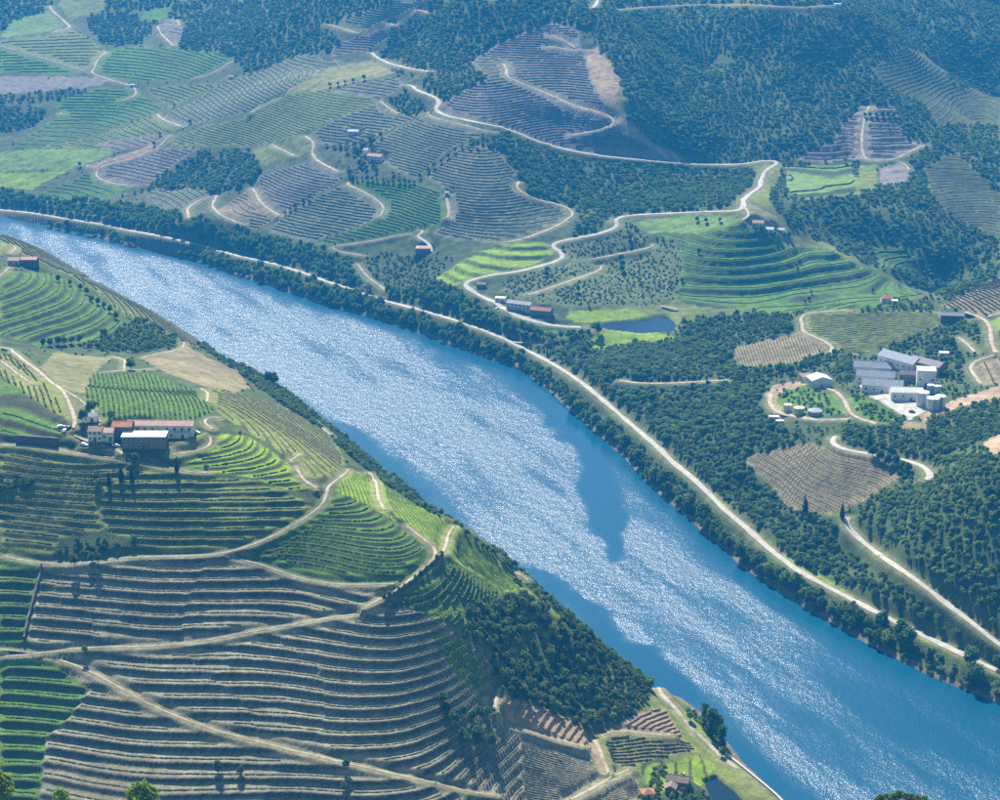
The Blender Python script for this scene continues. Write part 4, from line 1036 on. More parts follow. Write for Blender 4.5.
# ------------------------------------------------------------------ vine rows
def march(val, level, mask):
    """iso-lines of a grid: list of polylines in (row, column) coordinates"""
    s = val - level
    c = mask[:-1, :-1] & mask[1:, :-1] & mask[:-1, 1:] & mask[1:, 1:]
    a, b, d, e = s[:-1, :-1], s[:-1, 1:], s[1:, 1:], s[1:, :-1]     # corners clockwise
    code = (a > 0) * 1 + (b > 0) * 2 + (d > 0) * 4 + (e > 0) * 8
    ii, jj = np.where(c & (code > 0) & (code < 15))
    if len(ii) == 0: return []
    code = code[ii, jj]
    tab = {1: [(3, 0)], 2: [(0, 1)], 3: [(3, 1)], 4: [(1, 2)], 5: [(3, 0), (1, 2)], 6: [(0, 2)], 7: [(3, 2)], 8: [(2, 3)], 9: [(2, 0)], 10: [(0, 1), (2, 3)],
           11: [(2, 1)], 12: [(1, 3)], 13: [(1, 0)], 14: [(0, 3)]}
    nodes = {}; adj = {}
    def node(i, j, e):
        if e == 0: k = (i, j, 0)
        elif e == 1: k = (i, j + 1, 1)
        elif e == 2: k = (i + 1, j, 0)
        else: k = (i, j, 1)
        if k not in nodes:
            i2, j2, o = k
            if o == 0:
                p, q = s[i2, j2], s[i2, j2 + 1]; nodes[k] = (i2, j2 + p / (p - q))
            else:
                p, q = s[i2, j2], s[i2 + 1, j2]; nodes[k] = (i2 + p / (p - q), j2)
        return k
    for i, j, cd in zip(ii.tolist(), jj.tolist(), code.tolist()):
        for (e0, e1) in tab[cd]:
            k0, k1 = node(i, j, e0), node(i, j, e1)
            adj.setdefault(k0, []).append(k1); adj.setdefault(k1, []).append(k0)
    lines = []; seen = set()
    starts = [k for k in adj if len(adj[k]) == 1] + list(adj)
    for k in starts:
        if k in seen: continue
        ln = [k]; seen.add(k); cur = k
        while True:
            nx = [m for m in adj[cur] if m not in seen]
            if not nx: break
            cur = nx[0]; seen.add(cur); ln.append(cur)
        if len(ln) > 2: lines.append([nodes[m] for m in ln])
    return lines

def hedge(lines, h, w, seglen, seed, gap=.07, rug=1.0):
    """one row of vines: uneven hedge along ground polylines (x, y)"""
    VV, FF, base = [], [], 0
    for L in lines:
        L = resample(L, seglen); k = len(L)
        if k < 3: continue
        z = grid_at(HT, L[:, 0], L[:, 1])
        T = np.gradient(L[:, :2], axis=0); T /= (np.hypot(T[:, 0], T[:, 1])[:, None] + 1e-9)
        N = np.stack([T[:, 1], -T[:, 0]], 1)
        r = RNG.random((k, 5)); r[:, :4] = .5 + (r[:, :4] - .5) * rug
        hh = h * (.55 + .75 * r[:, 0]) * np.where(r[:, 4] < gap, .25, 1.0); hw = w * .5 * (.7 + .6 * r[:, 1])
        o = (r[:, 2] - .5) * w * .35
        for lat, zz in ((-1.15, -.3), (-.75, .85), (.75, 1.0), (1.15, -.3)):
            p = L[:, :2] + N * (hw * lat + o)[:, None]
            VV.append(np.stack([p[:, 0], p[:, 1], z + (hh * zz * (.9 + .2 * r[:, 3]) if zz > 0 else -.4)], 1))
        a = np.arange(k - 1)
        for c in range(3):
            FF.append(np.stack([base + c * k + a, base + c * k + a + 1, base + (c + 1) * k + a + 1, base + (c + 1) * k + a], 1))
        base += 4 * k
    if not VV: return None
    return mesh_np('vine_row', np.concatenate(VV), np.concatenate(FF), False)

row_tris = 0
for k, f in enumerate(F):
    if f['rows'] is None or f['label'] is None: continue
    msk = (FID == k) & (RW < .35) & (DSH > 5)
    ii, jj = np.where(msk)
    if len(ii) < 30: continue
    i0, i1, j0, j1 = ii.min(), ii.max() + 1, jj.min(), jj.max() + 1
    Rm = RR[(i0 + i1) // 2]
    seglen = .85 if Rm < 1000 else (1.5 if Rm < 1500 else 2.8)
    rows = []
    if f['rows'] == 'c':
        sr = 2 if Rm < 1100 else 1; sc = 2 if Rm < 1100 else 1
        I = np.arange(i0, i1, sr); J = np.arange(j0, j1, sc)
        v = lev[np.ix_(I, J)]; m = msk[np.ix_(I, J)]; b = blk[np.ix_(I, J)]
        same = np.ones_like(m)
        if False: same[:-1] &= b[:-1] == b[1:]; same[:, :-1] &= b[:, :-1] == b[:, 1:]
        m2 = m & same
        lo, hi = int(np.floor(v[m].min())), int(np.ceil(v[m].max()))
        fr = [f['tread'] * .45] if f['sp'] == 1 else [f['tread'] * .22, f['tread'] * .78]
        for q in range(lo, hi + 1):
            for t in fr:
                ls = march(v, q + t, m2)
                out = []
                for ln in ls:
                    ln = np.array(ln)
                    r = np.interp(ln[:, 0], np.arange(len(I)), RR[I]); a = np.interp(ln[:, 1], np.arange(len(J)), AZ[J])
                    P2 = np.stack([r * np.sin(a), r * np.cos(a)], 1)
                    if np.hypot(*(P2[1:] - P2[:-1]).T).sum() > 7: out.append(smooth(P2, 1))
                if out: rows.append(out)
    else:
        cx = np.mean([p[0] for p in f['poly']]); cy = np.mean([p[1] for p in f['poly']])
        p0 = cast(H, cx, cy); p1 = cast(H, cx + f['rows'][0] * 4, cy + f['rows'][1] * 4)
        dx, dy = p1[0] - p0[0], p1[1] - p0[1]; l = hypot(dx, dy); dx /= l; dy /= l
        xs, ys = X[ii, jj], Y[ii, jj]
        u = (xs - p0[0]) * dx + (ys - p0[1]) * dy; w_ = -(xs - p0[0]) * dy + (ys - p0[1]) * dx
        sp = max(f['sp'], (w_.max() - w_.min()) / 290)
        for ww in np.arange(w_.min() + .5, w_.max(), sp):
            us_ = np.arange(u.min(), u.max(), seglen)
            wob = fbm(us_, us_ * 0 + ww * .2, 40, 3, 1) * 2
            qx = p0[0] + dx * us_ - dy * (ww + wob); qy = p0[1] + dy * us_ + dx * (ww + wob)
            a = np.arctan2(qx, qy); r = np.hypot(qx, qy)
            ok = msk[np.clip(np.searchsorted(RR, r), 0, NR - 1), np.clip(np.searchsorted(AZ, a), 0, NA - 1)]
            out = []; s = None
            for t in range(len(ok) + 1):
                if t < len(ok) and ok[t]:
                    if s is None: s = t
                elif s is not None:
                    if t - s > 4: out.append(np.stack([qx[s:t], qy[s:t]], 1))
                    s = None
            if out: rows.append(out)
    if not rows: continue
    c0 = cast(H, np.mean([p[0] for p in f['poly']]), np.mean([p[1] for p in f['poly']])) or (0, 0, 0)
    root = empty('vineyard', c0)
    tag(root, f['label'], 'vineyard', 'vineyards on the valley sides')
    pieces = [l_ for r_ in rows for l_ in r_]
    pieces.sort(key=lambda l_: -np.hypot(*(l_[1:] - l_[:-1]).T).sum())
    batches = [[l_] for l_ in pieces[:300]] + ([pieces[300:]] if len(pieces) > 300 else [])
    for bi, r_ in enumerate(batches):
        me = hedge(r_, f['h'], f['w'] * (1.0 if Rm < 1500 else 1.1), seglen, k, (0 if f['vine'] == 'earth' else (.02 if Rm > 1500 else .12)), .25 if f['vine'] == 'earth' else (.35 if Rm > 1500 else .8))
        if me is None: continue
        row_tris += len(me.polygons) * 2
        me.transform(Matrix.Translation((-c0[0], -c0[1], -c0[2])))
        o = link('vine_row', me, M[f['vine']], root)
        if bi == 300: o['kind'] = 'stuff'
print('row triangles', row_tris)

# ------------------------------------------------------------------ tree forms
def crown_mesh(name, lobes, leaves, size, seed, flat=1.0, ico=1):
    rnd = random.Random(seed)
    bm = bmesh.new()
    for (cx, cy, cz, r) in lobes:
        mt = Matrix.Translation((cx, cy, cz)) @ Matrix.Diagonal((r * .64, r * .64, r * .62 * flat, 1))
        g = bmesh.ops.create_icosphere(bm, subdivisions=ico, radius=1.0, matrix=mt)
        for v in g['verts']:
            v.co += Vector((rnd.uniform(-1, 1), rnd.uniform(-1, 1), rnd.uniform(-1, 1))) * r * .16
    tot = sum(l[3] ** 2 for l in lobes)
    for (cx, cy, cz, r) in lobes:
        for _ in range(max(4, int(leaves * r * r / tot))):
            z = rnd.uniform(-.75, 1); a = rnd.uniform(0, 2 * pi); q = math.sqrt(max(0, 1 - z * z))
            d = Vector((q * cos(a), q * sin(a), z))
            p = Vector((cx, cy, cz)) + Vector((d.x * r, d.y * r, d.z * r * flat)) * rnd.uniform(.62, 1.14)
            nrm = (d + Vector((rnd.uniform(-1, 1), rnd.uniform(-1, 1), rnd.uniform(-.6, 1))) * .75).normalized()
            t = nrm.orthogonal().normalized(); t.rotate(Matrix.Rotation(rnd.uniform(0, 6.28), 3, nrm)); b = nrm.cross(t)
            s = size * rnd.uniform(.6, 1.4)
            v = [bm.verts.new(p + t * s * e + b * s * g * .7) for e, g in ((-1, -.4), (.1, -1), (1, .3), (-.2, 1))]
            bm.faces.new(v)
    me = bpy.data.meshes.new(name); bm.to_mesh(me); bm.free()
    return me
def trunk_mesh(name, h, r, limbs, seed):
    rnd = random.Random(seed)
    bm = bmesh.new()
    def tube(p0, p1, r0, r1, n=6):
        d = (p1 - p0).normalized(); t = d.orthogonal().normalized(); b = d.cross(t)
        ra = [bm.verts.new(p0 + (t * cos(2*pi*i/n) + b * sin(2*pi*i/n)) * r0) for i in range(n)]
        rb = [bm.verts.new(p1 + (t * cos(2*pi*i/n) + b * sin(2*pi*i/n)) * r1) for i in range(n)]
        for i in range(n): bm.faces.new((ra[i], ra[(i+1) % n], rb[(i+1) % n], rb[i]))
    tube(Vector((0, 0, -.8)), Vector((.1, .05, h * .5)), r, r * .75)
    tube(Vector((.1, .05, h * .5)), Vector((0, .1, h)), r * .75, r * .35)
    for k in range(limbs):
        a = rnd.uniform(0, 6.28) ; zz = h * rnd.uniform(.45, .85)
        tube(Vector((.05, .05, zz)), Vector((cos(a) * h * .45, sin(a) * h * .45, zz + h * .35)), r * .5, r * .15, 5)
    me = bpy.data.meshes.new(name); bm.to_mesh(me); bm.free()
    return me
def round_lobes(seed, R, hgt, n):
    rnd = random.Random(seed); L = [(0, 0, hgt * .62, R * .68)]
    for k in range(n):
        a = 2 * pi * k / n + rnd.uniform(-.4, .4); q = R * rnd.uniform(.38, .62)
        L.append((cos(a) * q, sin(a) * q, hgt * rnd.uniform(.38, .78), R * rnd.uniform(.36, .52)))
    L.append((rnd.uniform(-.3, .3) * R, rnd.uniform(-.3, .3) * R, hgt * .86, R * .40))
    return L
def cone_lobes(seed, R, hgt, n):
    rnd = random.Random(seed); L = []
    for k in range(n):
        t = k / (n - 1); r = R * (1 - .78 * t) * (.8 if k == 0 else 1)
        L.append((rnd.uniform(-.15, .15) * R, rnd.uniform(-.15, .15) * R, hgt * (.12 + .84 * t), r))
    return L
def poplar_lobes(seed):
    rnd = random.Random(seed); L = []
    for k in range(15):
        t = rnd.uniform(-1, 1); q = math.sqrt(max(.05, 1 - t * t)) * rnd.uniform(.2, .75); a = rnd.uniform(0, 6.28)
        L.append((cos(a) * q * 2.6, sin(a) * q * 2.6, 7.2 + t * 5.2, rnd.uniform(1.2, 1.75)))
    L.append((0, 0, 5.0, 2.0)); L.append((0, 0, 8.5, 1.9)); L.append((.3, 0, 2.5, 1.6))
    return L
# at scale 1 a round tree is about 9 m tall
FORMS = []        # (mesh for the wood, kind)
def form_round(seed, R, hgt, n, leaves, size, ico=1): return crown_mesh('crown', round_lobes(seed, R, hgt, n), leaves, size, seed, 1.0, ico)
lib_defs = []
for s in range(3): lib_defs.append((0, form_round(10 + s, 3.9, 9.0, 6, 330, .62), 'leaf_dark'))
for s in range(3): lib_defs.append((1, form_round(20 + s, 4.0, 8.6, 6, 330, .62), 'leaf_mid'))
for s in range(2): lib_defs.append((2, form_round(30 + s, 3.9, 8.2, 5, 330, .62), 'leaf_light'))
for s in range(2): lib_defs.append((3, crown_mesh('crown', [(x, y, z * .8, r) for x, y, z, r in round_lobes(40 + s, 4.4, 8.0, 5)], 320, .6, 40 + s, .9), 'leaf_olive'))
lib_defs.append((4, crown_mesh('crown', cone_lobes(50, 2.2, 12, 7), 300, .5, 50, 1.5), 'leaf_cypress'))
lib = bpy.data.collections.new('tree_forms')
KIDX = {}
for k, (kind, me, mat) in enumerate(lib_defs):
    me.materials.append(M[mat])
    o = bpy.data.objects.new('form_%02d' % k, me); lib.objects.link(o)
    KIDX.setdefault(kind, []).append(k)

gn = bpy.data.node_groups.new('plant_wood', 'GeometryNodeTree')
gn.interface.new_socket('Geometry', in_out='INPUT', socket_type='NodeSocketGeometry')
gn.interface.new_socket('Geometry', in_out='OUTPUT', socket_type='NodeSocketGeometry')
gi, go = gn.nodes.new('NodeGroupInput'), gn.nodes.new('NodeGroupOutput')
ci = gn.nodes.new('GeometryNodeCollectionInfo'); ci.inputs['Collection'].default_value = lib
ci.inputs['Separate Children'].default_value = True; ci.inputs['Reset Children'].default_value = True
ip = gn.nodes.new('GeometryNodeInstanceOnPoints'); ip.inputs['Pick Instance'].default_value = True
def attr(name, dt):
    nd = gn.nodes.new('GeometryNodeInputNamedAttribute'); nd.data_type = dt; nd.inputs['Name'].default_value = name
    return [s for s in nd.outputs if s.enabled and s.name == 'Attribute'][0]
gn.links.new(gi.outputs[0], ip.inputs['Points']); gn.links.new(ci.outputs[0], ip.inputs['Instance'])
gn.links.new(attr('form', 'INT'), ip.inputs['Instance Index'])
gn.links.new(attr('size', 'FLOAT_VECTOR'), ip.inputs['Scale'])
gn.links.new(attr('turn', 'FLOAT_VECTOR'), ip.inputs['Rotation'])
gn.links.new(ip.outputs[0], go.inputs[0])

# ------------------------------------------------------------------ trees that stand out one by one
TREES = []       # (x, y, scale, kind, label, group)
def single(px, py, s, kind, label, group=None):
    p = cast(H, px, py)
    if p is None: return
    TREES.append((p[0], p[1], s, kind, label, group))
def several(pts_, s, kind, label, group):
    for k, (a, b) in enumerate(pts_):
        single(a, b, s * (.8 + .4 * random.random()), kind, label, group)
G1 = 'trees of the dark row beside the far left terraces'
several([(58,281),(70,285),(80,289),(87,295),(92,301),(98,305),(104,307),(110,313),(116,318)], .55, 0, 'small dark tree in the slanting row edging the broad green terraces', G1)
several([(43,346),(50,346),(58,345),(64,345),(72,344),(80,343)], .6, 0, 'dark tree in the short row below the broad green terraces', 'dark trees below the broad green terraces')
single(104, 337, .75, 0, 'larger dark tree beside the light green bushes on the left hill')
single(131, 370, .8, 0, 'lone dark round tree on the white farm track on the left hill')
several([(268,382),(274,386)], .95, 0, 'dark tree standing on the near bank against the bright water', 'dark trees on the near bank against the bright water')
single(91, 414, .9, 0, 'dark round tree behind the white estate house')
single(83, 421, .7, 0, 'dark tree left of the small grey estate house')
single(111, 419, .6, 1, 'green tree behind the orange roof of the estate')
several([(109,485),(121,479),(132,480)], .62, 4, 'dark upright tree on the terraces below the estate', 'dark upright trees below the estate')
single(177, 474, .62, 4, 'lone dark upright tree beside the grey track right of the estate')
several([(135,462),(97,482)], .6, 0, 'small dark tree on the bank below the estate', 'small dark trees below the estate')
several([(444,702),(447,712),(451,722),(456,724),(463,716),(472,718),(480,720),(487,716),(464,738),(466,745),(477,738),(480,745),(492,747)], .62, 0, 'dark tree in the clump at the right end of the broad grey terraces', 'dark clump at the right end of the broad grey terraces')
single(85, 655, .5, 2, 'light green bush on the fork of the grey tracks')
several([(92,563),(98,566),(75,568)], .55, 0, 'dark bush on the long grey track above the wide terraces', 'dark bushes on the long grey track')
several([(218,772),(240,775),(346,770),(345,790)], .55, 0, 'small dark tree on the terraces along the bottom edge', 'small dark trees along the bottom edge')
several([(384,604),(389,600),(394,597),(399,593),(405,589),(410,586),(416,581),(421,577),(427,573),(432,568),(437,564),(442,561)], .33, 0, 'small dark bush in the line along the stone walled crest track', 'bushes lining the crest track')
for (a_, b_, s_, l_) in ((705, 729, 1.0, 'leftmost poplar in the clump on the near bank'), (711, 737, 1.3, 'tallest poplar in the clump on the near bank'), (717, 740, 1.15, 'poplar just right of the tallest one on the near bank'), (722, 749, .95, 'shorter poplar at the downstream end of the near bank clump')):
    single(a_, b_, s_, 6, l_, 'poplars on the near bank')
single(690, 722, .6, 1, 'green tree on the near bank just upstream of the poplars')
single(722, 757, .55, 1, 'rounded green bush just downstream of the poplars')
single(805, 514, 1.0, 4, 'dark conifer at the lower left edge of the cone shaped vineyard')
single(842, 518, .85, 4, 'dark conifer at the foot of the cone shaped vineyard where the road begins')
single(869, 447, 1.0, 4, 'dark conifer above the road bend below the winery')
single(932, 440, .95, 0, 'large round dark tree at the right below the tan bank')
several([(880,462),(888,466),(896,466),(902,470),(908,474),(872,458),(900,478)], .75, 0, 'dark tree at the upper right corner of the cone shaped vineyard', 'dark trees at the corner of the cone shaped vineyard')
several([(974,684),(970,672)], 1.25, 0, 'tall dark tree at the water edge near the right border', 'tall dark trees at the water edge near the right border')
single(930, 660, .8, 0, 'round dark tree on the grassy bank below the riverside road')
several([(907,648),(900,640)], 1.15, 0, 'tall dark tree hiding part of the riverside road', 'tall dark trees hiding the riverside road')
single(998, 665, .8, 1, 'round green tree at the right border above the riverside road')
several([(697,222),(706,223),(720,222)], .6, 0, 'dark tree on the pale meadow below the ridge road', 'dark trees on the pale meadow')
single(699, 253, .7, 0, 'lone dark tree on the bright green terraced hill')
single(682, 282, .6, 0, 'dark tree at the left foot of the bright green terraced hill')
several([(800,262),(798,272),(811,295),(809,300),(805,305),(873,292)], .5, 0, 'dark bush on the banks of the bright green terraced hill', 'bushes on the bright green terraced hill')
several([(563,250),(547,272),(546,276),(578,292),(621,260),(630,240),(622,272)], .75, 0, 'dark tree standing above the olives of the orchard hill', 'dark trees among the olives')
several([(687,338),(698,335),(706,334),(684,327)], .85, 1, 'round green tree at the right end of the pond', 'round trees at the right end of the pond')
several([(757,374),(768,375),(779,372),(790,374),(802,370),(812,367)], .7, 0, 'dark tree in the row along the drive above the cream tanks', 'trees in the row along the winery drive')
several([(160,136),(154,146),(190,124),(80,167)], .7, 0, 'small dark tree beside the pale bare strip', 'dark trees beside the pale bare strip')
several([(352,179),(357,180),(362,180),(367,181),(372,181),(377,182),(383,182),(388,183),(393,183),(399,183),(404,183),(409,184),(414,184)], .5, 0, 'dark tree in the hedge row below the pink roofed farmhouse', 'hedge row below the pink roofed farmhouse')
several([(285,214),(290,211),(295,208),(303,202),(309,199)], .5, 0, 'dark tree in the line along the grassy ridge strip', 'trees along the grassy ridge strip')
several([(338,86),(345,84),(353,82),(364,80),(398,75),(330,87)], .5, 0, 'dark tree in the line between the hazy fields at the upper middle', 'line of trees between hazy fields')
several([(428,172),(434,168),(441,163),(448,158),(455,152),(462,149),(470,150),(478,152),(420,178)], .55, 0, 'dark tree in the curved line above the vineyard spur', 'curved line of trees above the vineyard spur')
several([(865,117),(870,117),(876,117),(882,117),(888,117),(894,117),(870,128),(880,128),(888,128)], .55, 0, 'dark tree on a terrace of the purple patch high on the mountain', 'trees on the purple patch')
# the belt between the riverside road and the water
def belt(poly_px, nmax, smin, smax, kinds, label, group, minsep):
    xs = [p[0] for p in poly_px]; ys = [p[1] for p in poly_px]; got = []; tries = 0
    while len(got) < nmax and tries < 6000:
        tries += 1
        a = random.uniform(min(xs), max(xs)); b = random.uniform(min(ys), max(ys))
        if not inside(np.array([a]), np.array([b]), poly_px)[0]: continue
        p = cast(H, a, b)
        if p is None: continue
        s = random.uniform(smin, smax)
        if float(grid_at(RW, np.array([p[0]]), np.array([p[1]]))[0]) > .02 or float(grid_at(DSH, np.array([p[0]]), np.array([p[1]]))[0]) < 1.5: continue
        if any(hypot(p[0] - q[0], p[1] - q[1]) < minsep * s for q in got): continue
        kd = random.choice(kinds); got.append(p)
        where = [t for lim, t in label if a < lim][0]
        q = (s - smin) / (smax - smin); size = 'tall ' if q > .66 else ('low ' if q < .33 else 'medium sized ')
        TREES.append((p[0], p[1], s, kd, size + {0: 'dark green', 1: 'fresh green', 2: 'light green'}[kd] + ' tree ' + where, group))
BELT = [(572,402),(590,412),(630,448),(662,482),(700,516),(745,558),(800,592),(850,612),(900,632),(905,650),(880,645),(840,628),(790,600),(735,560),(690,518),(650,482),(615,450),(570,410)]
belt(BELT, 84, .8, 1.45, [0, 0, 1, 1, 1, 2], [(640, 'below the riverside road opposite the calm water patch'), (700, 'below the riverside road and the dense wood'), (775, 'below the riverside road, downhill from the cone vineyard'),
      (840, 'on the bank just downstream of the cone vineyard'), (2000, 'below the riverside road near the right border')], 'trees between the riverside road and the water', 4.6)
BELT2 = [(0,213),(60,223),(130,236),(200,252),(310,284),(390,308),(460,330),(505,348),(560,376),(520,366),(470,350),(400,325),(320,302),(200,261),(100,237),(0,215)]
belt(BELT2, 60, .75, 1.3, [0, 1, 1, 2], [(90, 'on the far bank at the left border'), (200, 'on the far bank opposite the hilltop farm'), (300, 'on the far bank below the brown vineyard corner'), (400, 'on the far bank below the green vineyard slopes'), (2000, 'on the far bank below the bright meadow')], 'trees on the far bank upstream', 6.5)

kind_mesh = {}
for k in range(3):
    kind_mesh.setdefault(0, []).append(('leaf_dark', form_round(110 + k, 3.9, 9.0, 8, 640, .48, 2)))
    kind_mesh.setdefault(1, []).append(('leaf_mid', form_round(120 + k, 4.0, 8.6, 8, 640, .48, 2)))
    kind_mesh.setdefault(2, []).append(('leaf_light', form_round(130 + k, 3.9, 8.2, 7, 640, .48, 2)))
    kind_mesh.setdefault(4, []).append(('leaf_cypress', crown_mesh('crown', cone_lobes(150 + k, 2.3, 12, 8), 560, .42, 150 + k, 1.4)))
    kind_mesh.setdefault(6, []).append(('leaf_dark', crown_mesh('crown', poplar_lobes(160 + k), 900, .46, 160 + k, 1.15, 2)))
for kd in kind_mesh.values():
    for mat, me in kd: me.materials.append(M[mat])
trunks = {False: trunk_mesh('trunk', 5.5, .32, 4, 1), True: trunk_mesh('trunk', 8.0, .30, 0, 2)}
for t in trunks.values(): t.materials.append(M['bark'])
NAMES = {0: 'broadleaf_tree', 1: 'broadleaf_tree', 2: 'broadleaf_tree', 4: 'conifer_tree', 6: 'poplar_tree'}
for (x, y, s, kind, lab, grp) in TREES:
    z = float(grid_at(HT, np.array([x]), np.array([y]))[0]) - .15
    root = empty(NAMES[kind], (x, y, z), random.uniform(0, 6.28))
    root.scale = (s * random.uniform(.9, 1.12), s * random.uniform(.9, 1.12), s * random.uniform(.9, 1.15))
    tag(root, lab, 'tree', grp)
    mat, me = random.choice(kind_mesh[kind])
    link('crown', me, None, root)
    link('trunk', trunks[kind in (4, 6)], None, root)
print('single trees', len(TREES))

# ------------------------------------------------------------------ the woods themselves
own = np.zeros((800 * SS, 1000 * SS), bool)
paint(own, BELT, True)
tx = np.array([t[0] for t in TREES]); ty = np.array([t[1] for t in TREES])
total = 0
for k, w in enumerate(WOODS):
    m = (WID == k) & (RR < 3200)[:, None]
    ii, jj = np.where(m)
    if len(ii) < 3: continue
    x0, x1, y0, y1 = X[ii, jj].min(), X[ii, jj].max(), Y[ii, jj].min(), Y[ii, jj].max()
    sp = w['sp']
    ax, ay = np.meshgrid(np.arange(x0, x1 + sp, sp), np.arange(y0, y1 + sp, sp * .9))
    ax = ax + (np.arange(ax.shape[0])[:, None] % 2) * sp * .5
    ax = (ax + (RNG.random(ax.shape) - .5) * sp * .9).ravel(); ay = (ay + (RNG.random(ay.shape) - .5) * sp * .9).ravel()
    a = np.arctan2(ax, ay); r = np.hypot(ax, ay)
    okz = (np.abs(a) < radians(25)) & (r > 600) & (r < 3200)
    ax, ay, a, r = ax[okz], ay[okz], a[okz], r[okz]
    i = np.clip(np.searchsorted(RR, r), 0, NR - 1); j = np.clip(np.searchsorted(AZ, a), 0, NA - 1)
    ok = (WID[i, j] == k) & (DSH[i, j] > 2.0) & (RW[i, j] < .05)
    if not w['over']: ok &= FID[i, j] < 0
    if w['label'].startswith('evergreen'): ok &= GC[FID[i, j], 1] < .2
    pxx, pyy = to_px(ax, ay, HT[i, j])
    ok &= ~(lookup(own, pxx, pyy) & (RNG.random(len(ax)) < .45))
    clump = fbm(ax, ay, 38, 71 + k, 3)
    ok &= RNG.random(len(ax)) < np.clip(w['cover'] + clump * .7, 0, 1)
    for (qx, qy, qz, qr, qb) in PADS: ok &= np.hypot(ax - qx, ay - qy) > qr + .5
    for (wp, z, lab) in pond_polys: ok &= ~inside(ax, ay, wp)
    ax, ay = ax[ok], ay[ok]
    if len(ax) == 0: continue
    az_ = grid_at(HT, ax, ay) - .3
    size = w['s'][0] + (w['s'][1] - w['s'][0]) * np.clip(.5 + fbm(ax, ay, 25, 5 + k, 2) * 1.2 + (RNG.random(len(ax)) - .5) * .8, 0, 1)
    kinds = list(w['kinds']); pr = np.array([w['kinds'][q] for q in kinds], float); pr /= pr.sum()
    kk_ = np.clip(np.digitize(np.clip(RNG.random(len(ax)) * .6 + (vnoise(ax, ay, 30, 88 + k)) * .4, 0, .9999), np.cumsum(pr)), 0, len(kinds) - 1)
    form = np.array([random.choice(KIDX[kinds[q]]) for q in kk_], np.int32)
    k_riv = 'wooded strip' in w['label'] or 'trees' in w['label'] or 'evergreen' in w['label']
    me = bpy.data.meshes.new('wood')
    me.vertices.add(len(ax)); me.vertices.foreach_set('co', np.stack([ax, ay, az_], 1).astype(np.float32).ravel())
    q = me.attributes.new('form', 'INT', 'POINT'); q.data.foreach_set('value', form)
    sv = np.stack([size * RNG.uniform(.85, 1.15, len(ax)), size * RNG.uniform(.85, 1.15, len(ax)), size * RNG.uniform(.8, 1.2, len(ax)) * (1.0 if k_riv else .66)], 1)
    q = me.attributes.new('size', 'FLOAT_VECTOR', 'POINT'); q.data.foreach_set('vector', sv.astype(np.float32).ravel())
    tv = np.zeros((len(ax), 3), np.float32); tv[:, 2] = RNG.uniform(0, 6.28, len(ax))
    q = me.attributes.new('turn', 'FLOAT_VECTOR', 'POINT'); q.data.foreach_set('vector', tv.ravel())
    o = link('wood', me); md = o.modifiers.new('plants', 'NODES'); md.node_group = gn
    tag(o, w['label'], 'wood', None, 'stuff')
    total += len(ax)
print('trees in the woods', total)

def box(bm, x0, x1, y0, y1, z0, z1):
    v = [bm.verts.new((x, y, z)) for z in (z0, z1) for x, y in ((x0, y0), (x1, y0), (x1, y1), (x0, y1))]
    for f in ((3, 2, 1, 0), (4, 5, 6, 7), (0, 1, 5, 4), (1, 2, 6, 5), (2, 3, 7, 6), (3, 0, 4, 7)): bm.faces.new([v[i] for i in f])
def prism(bm, prof, y0, y1, swap=False):
    """profile in (x, z) pushed along y; swap exchanges x and y"""
    P_ = lambda x, y, z: (y, x, z) if swap else (x, y, z)
    a = [bm.verts.new(P_(x, y0, z)) for x, z in prof]; b = [bm.verts.new(P_(x, y1, z)) for x, z in prof]
    n = len(prof); bm.faces.new(a if swap else a[::-1]); bm.faces.new(b[::-1] if swap else b)
    for i in range(n):
        q = (a[i], a[(i + 1) % n], b[(i + 1) % n], b[i]); bm.faces.new(q[::-1] if swap else q)
def fin(bm, name, mat, parent):
    bmesh.ops.recalc_face_normals(bm, faces=bm.faces)
    me = bpy.data.meshes.new(name); bm.to_mesh(me); bm.free()
    return link(name, me, mat, parent)
def opening(root, x, y, z, w, h, axis, pane='glass', frame='white', name='window'):
    """a framed opening on a wall: axis 'f' front (facing -y), 'l' left (-x), 'r' right (+x)"""
    bm = bmesh.new()
    if axis == 'f': box(bm, x - w/2, x + w/2, y - .05, y + .1, z, z + h)
    else:
        s = -1 if axis == 'l' else 1
        box(bm, min(y - .1*s, y + .05*s), max(y - .1*s, y + .05*s), x - w/2, x + w/2, z, z + h)
    o = fin(bm, name, M[pane], root)
    bm = bmesh.new(); t = .12
    if axis == 'f':
        for (a, b, c, d) in ((x-w/2-t, x-w/2, z, z+h), (x+w/2, x+w/2+t, z, z+h), (x-w/2-t, x+w/2+t, z+h, z+h+t), (x-w/2-t*1.5, x+w/2+t*1.5, z-t, z)):
            box(bm, a, b, y - .1, y + .08, c, d)
        fin(bm, 'frame', M[frame], o)
    else: bm.free()
    return o
def roof_profile(hw, rise, over, t, h):
    e = rise * over / hw
    return [(-hw - over, h - e), (0, h + rise), (hw + over, h - e), (hw + over, h - e + t), (0, h + rise + t), (-hw - over, h - e + t)]
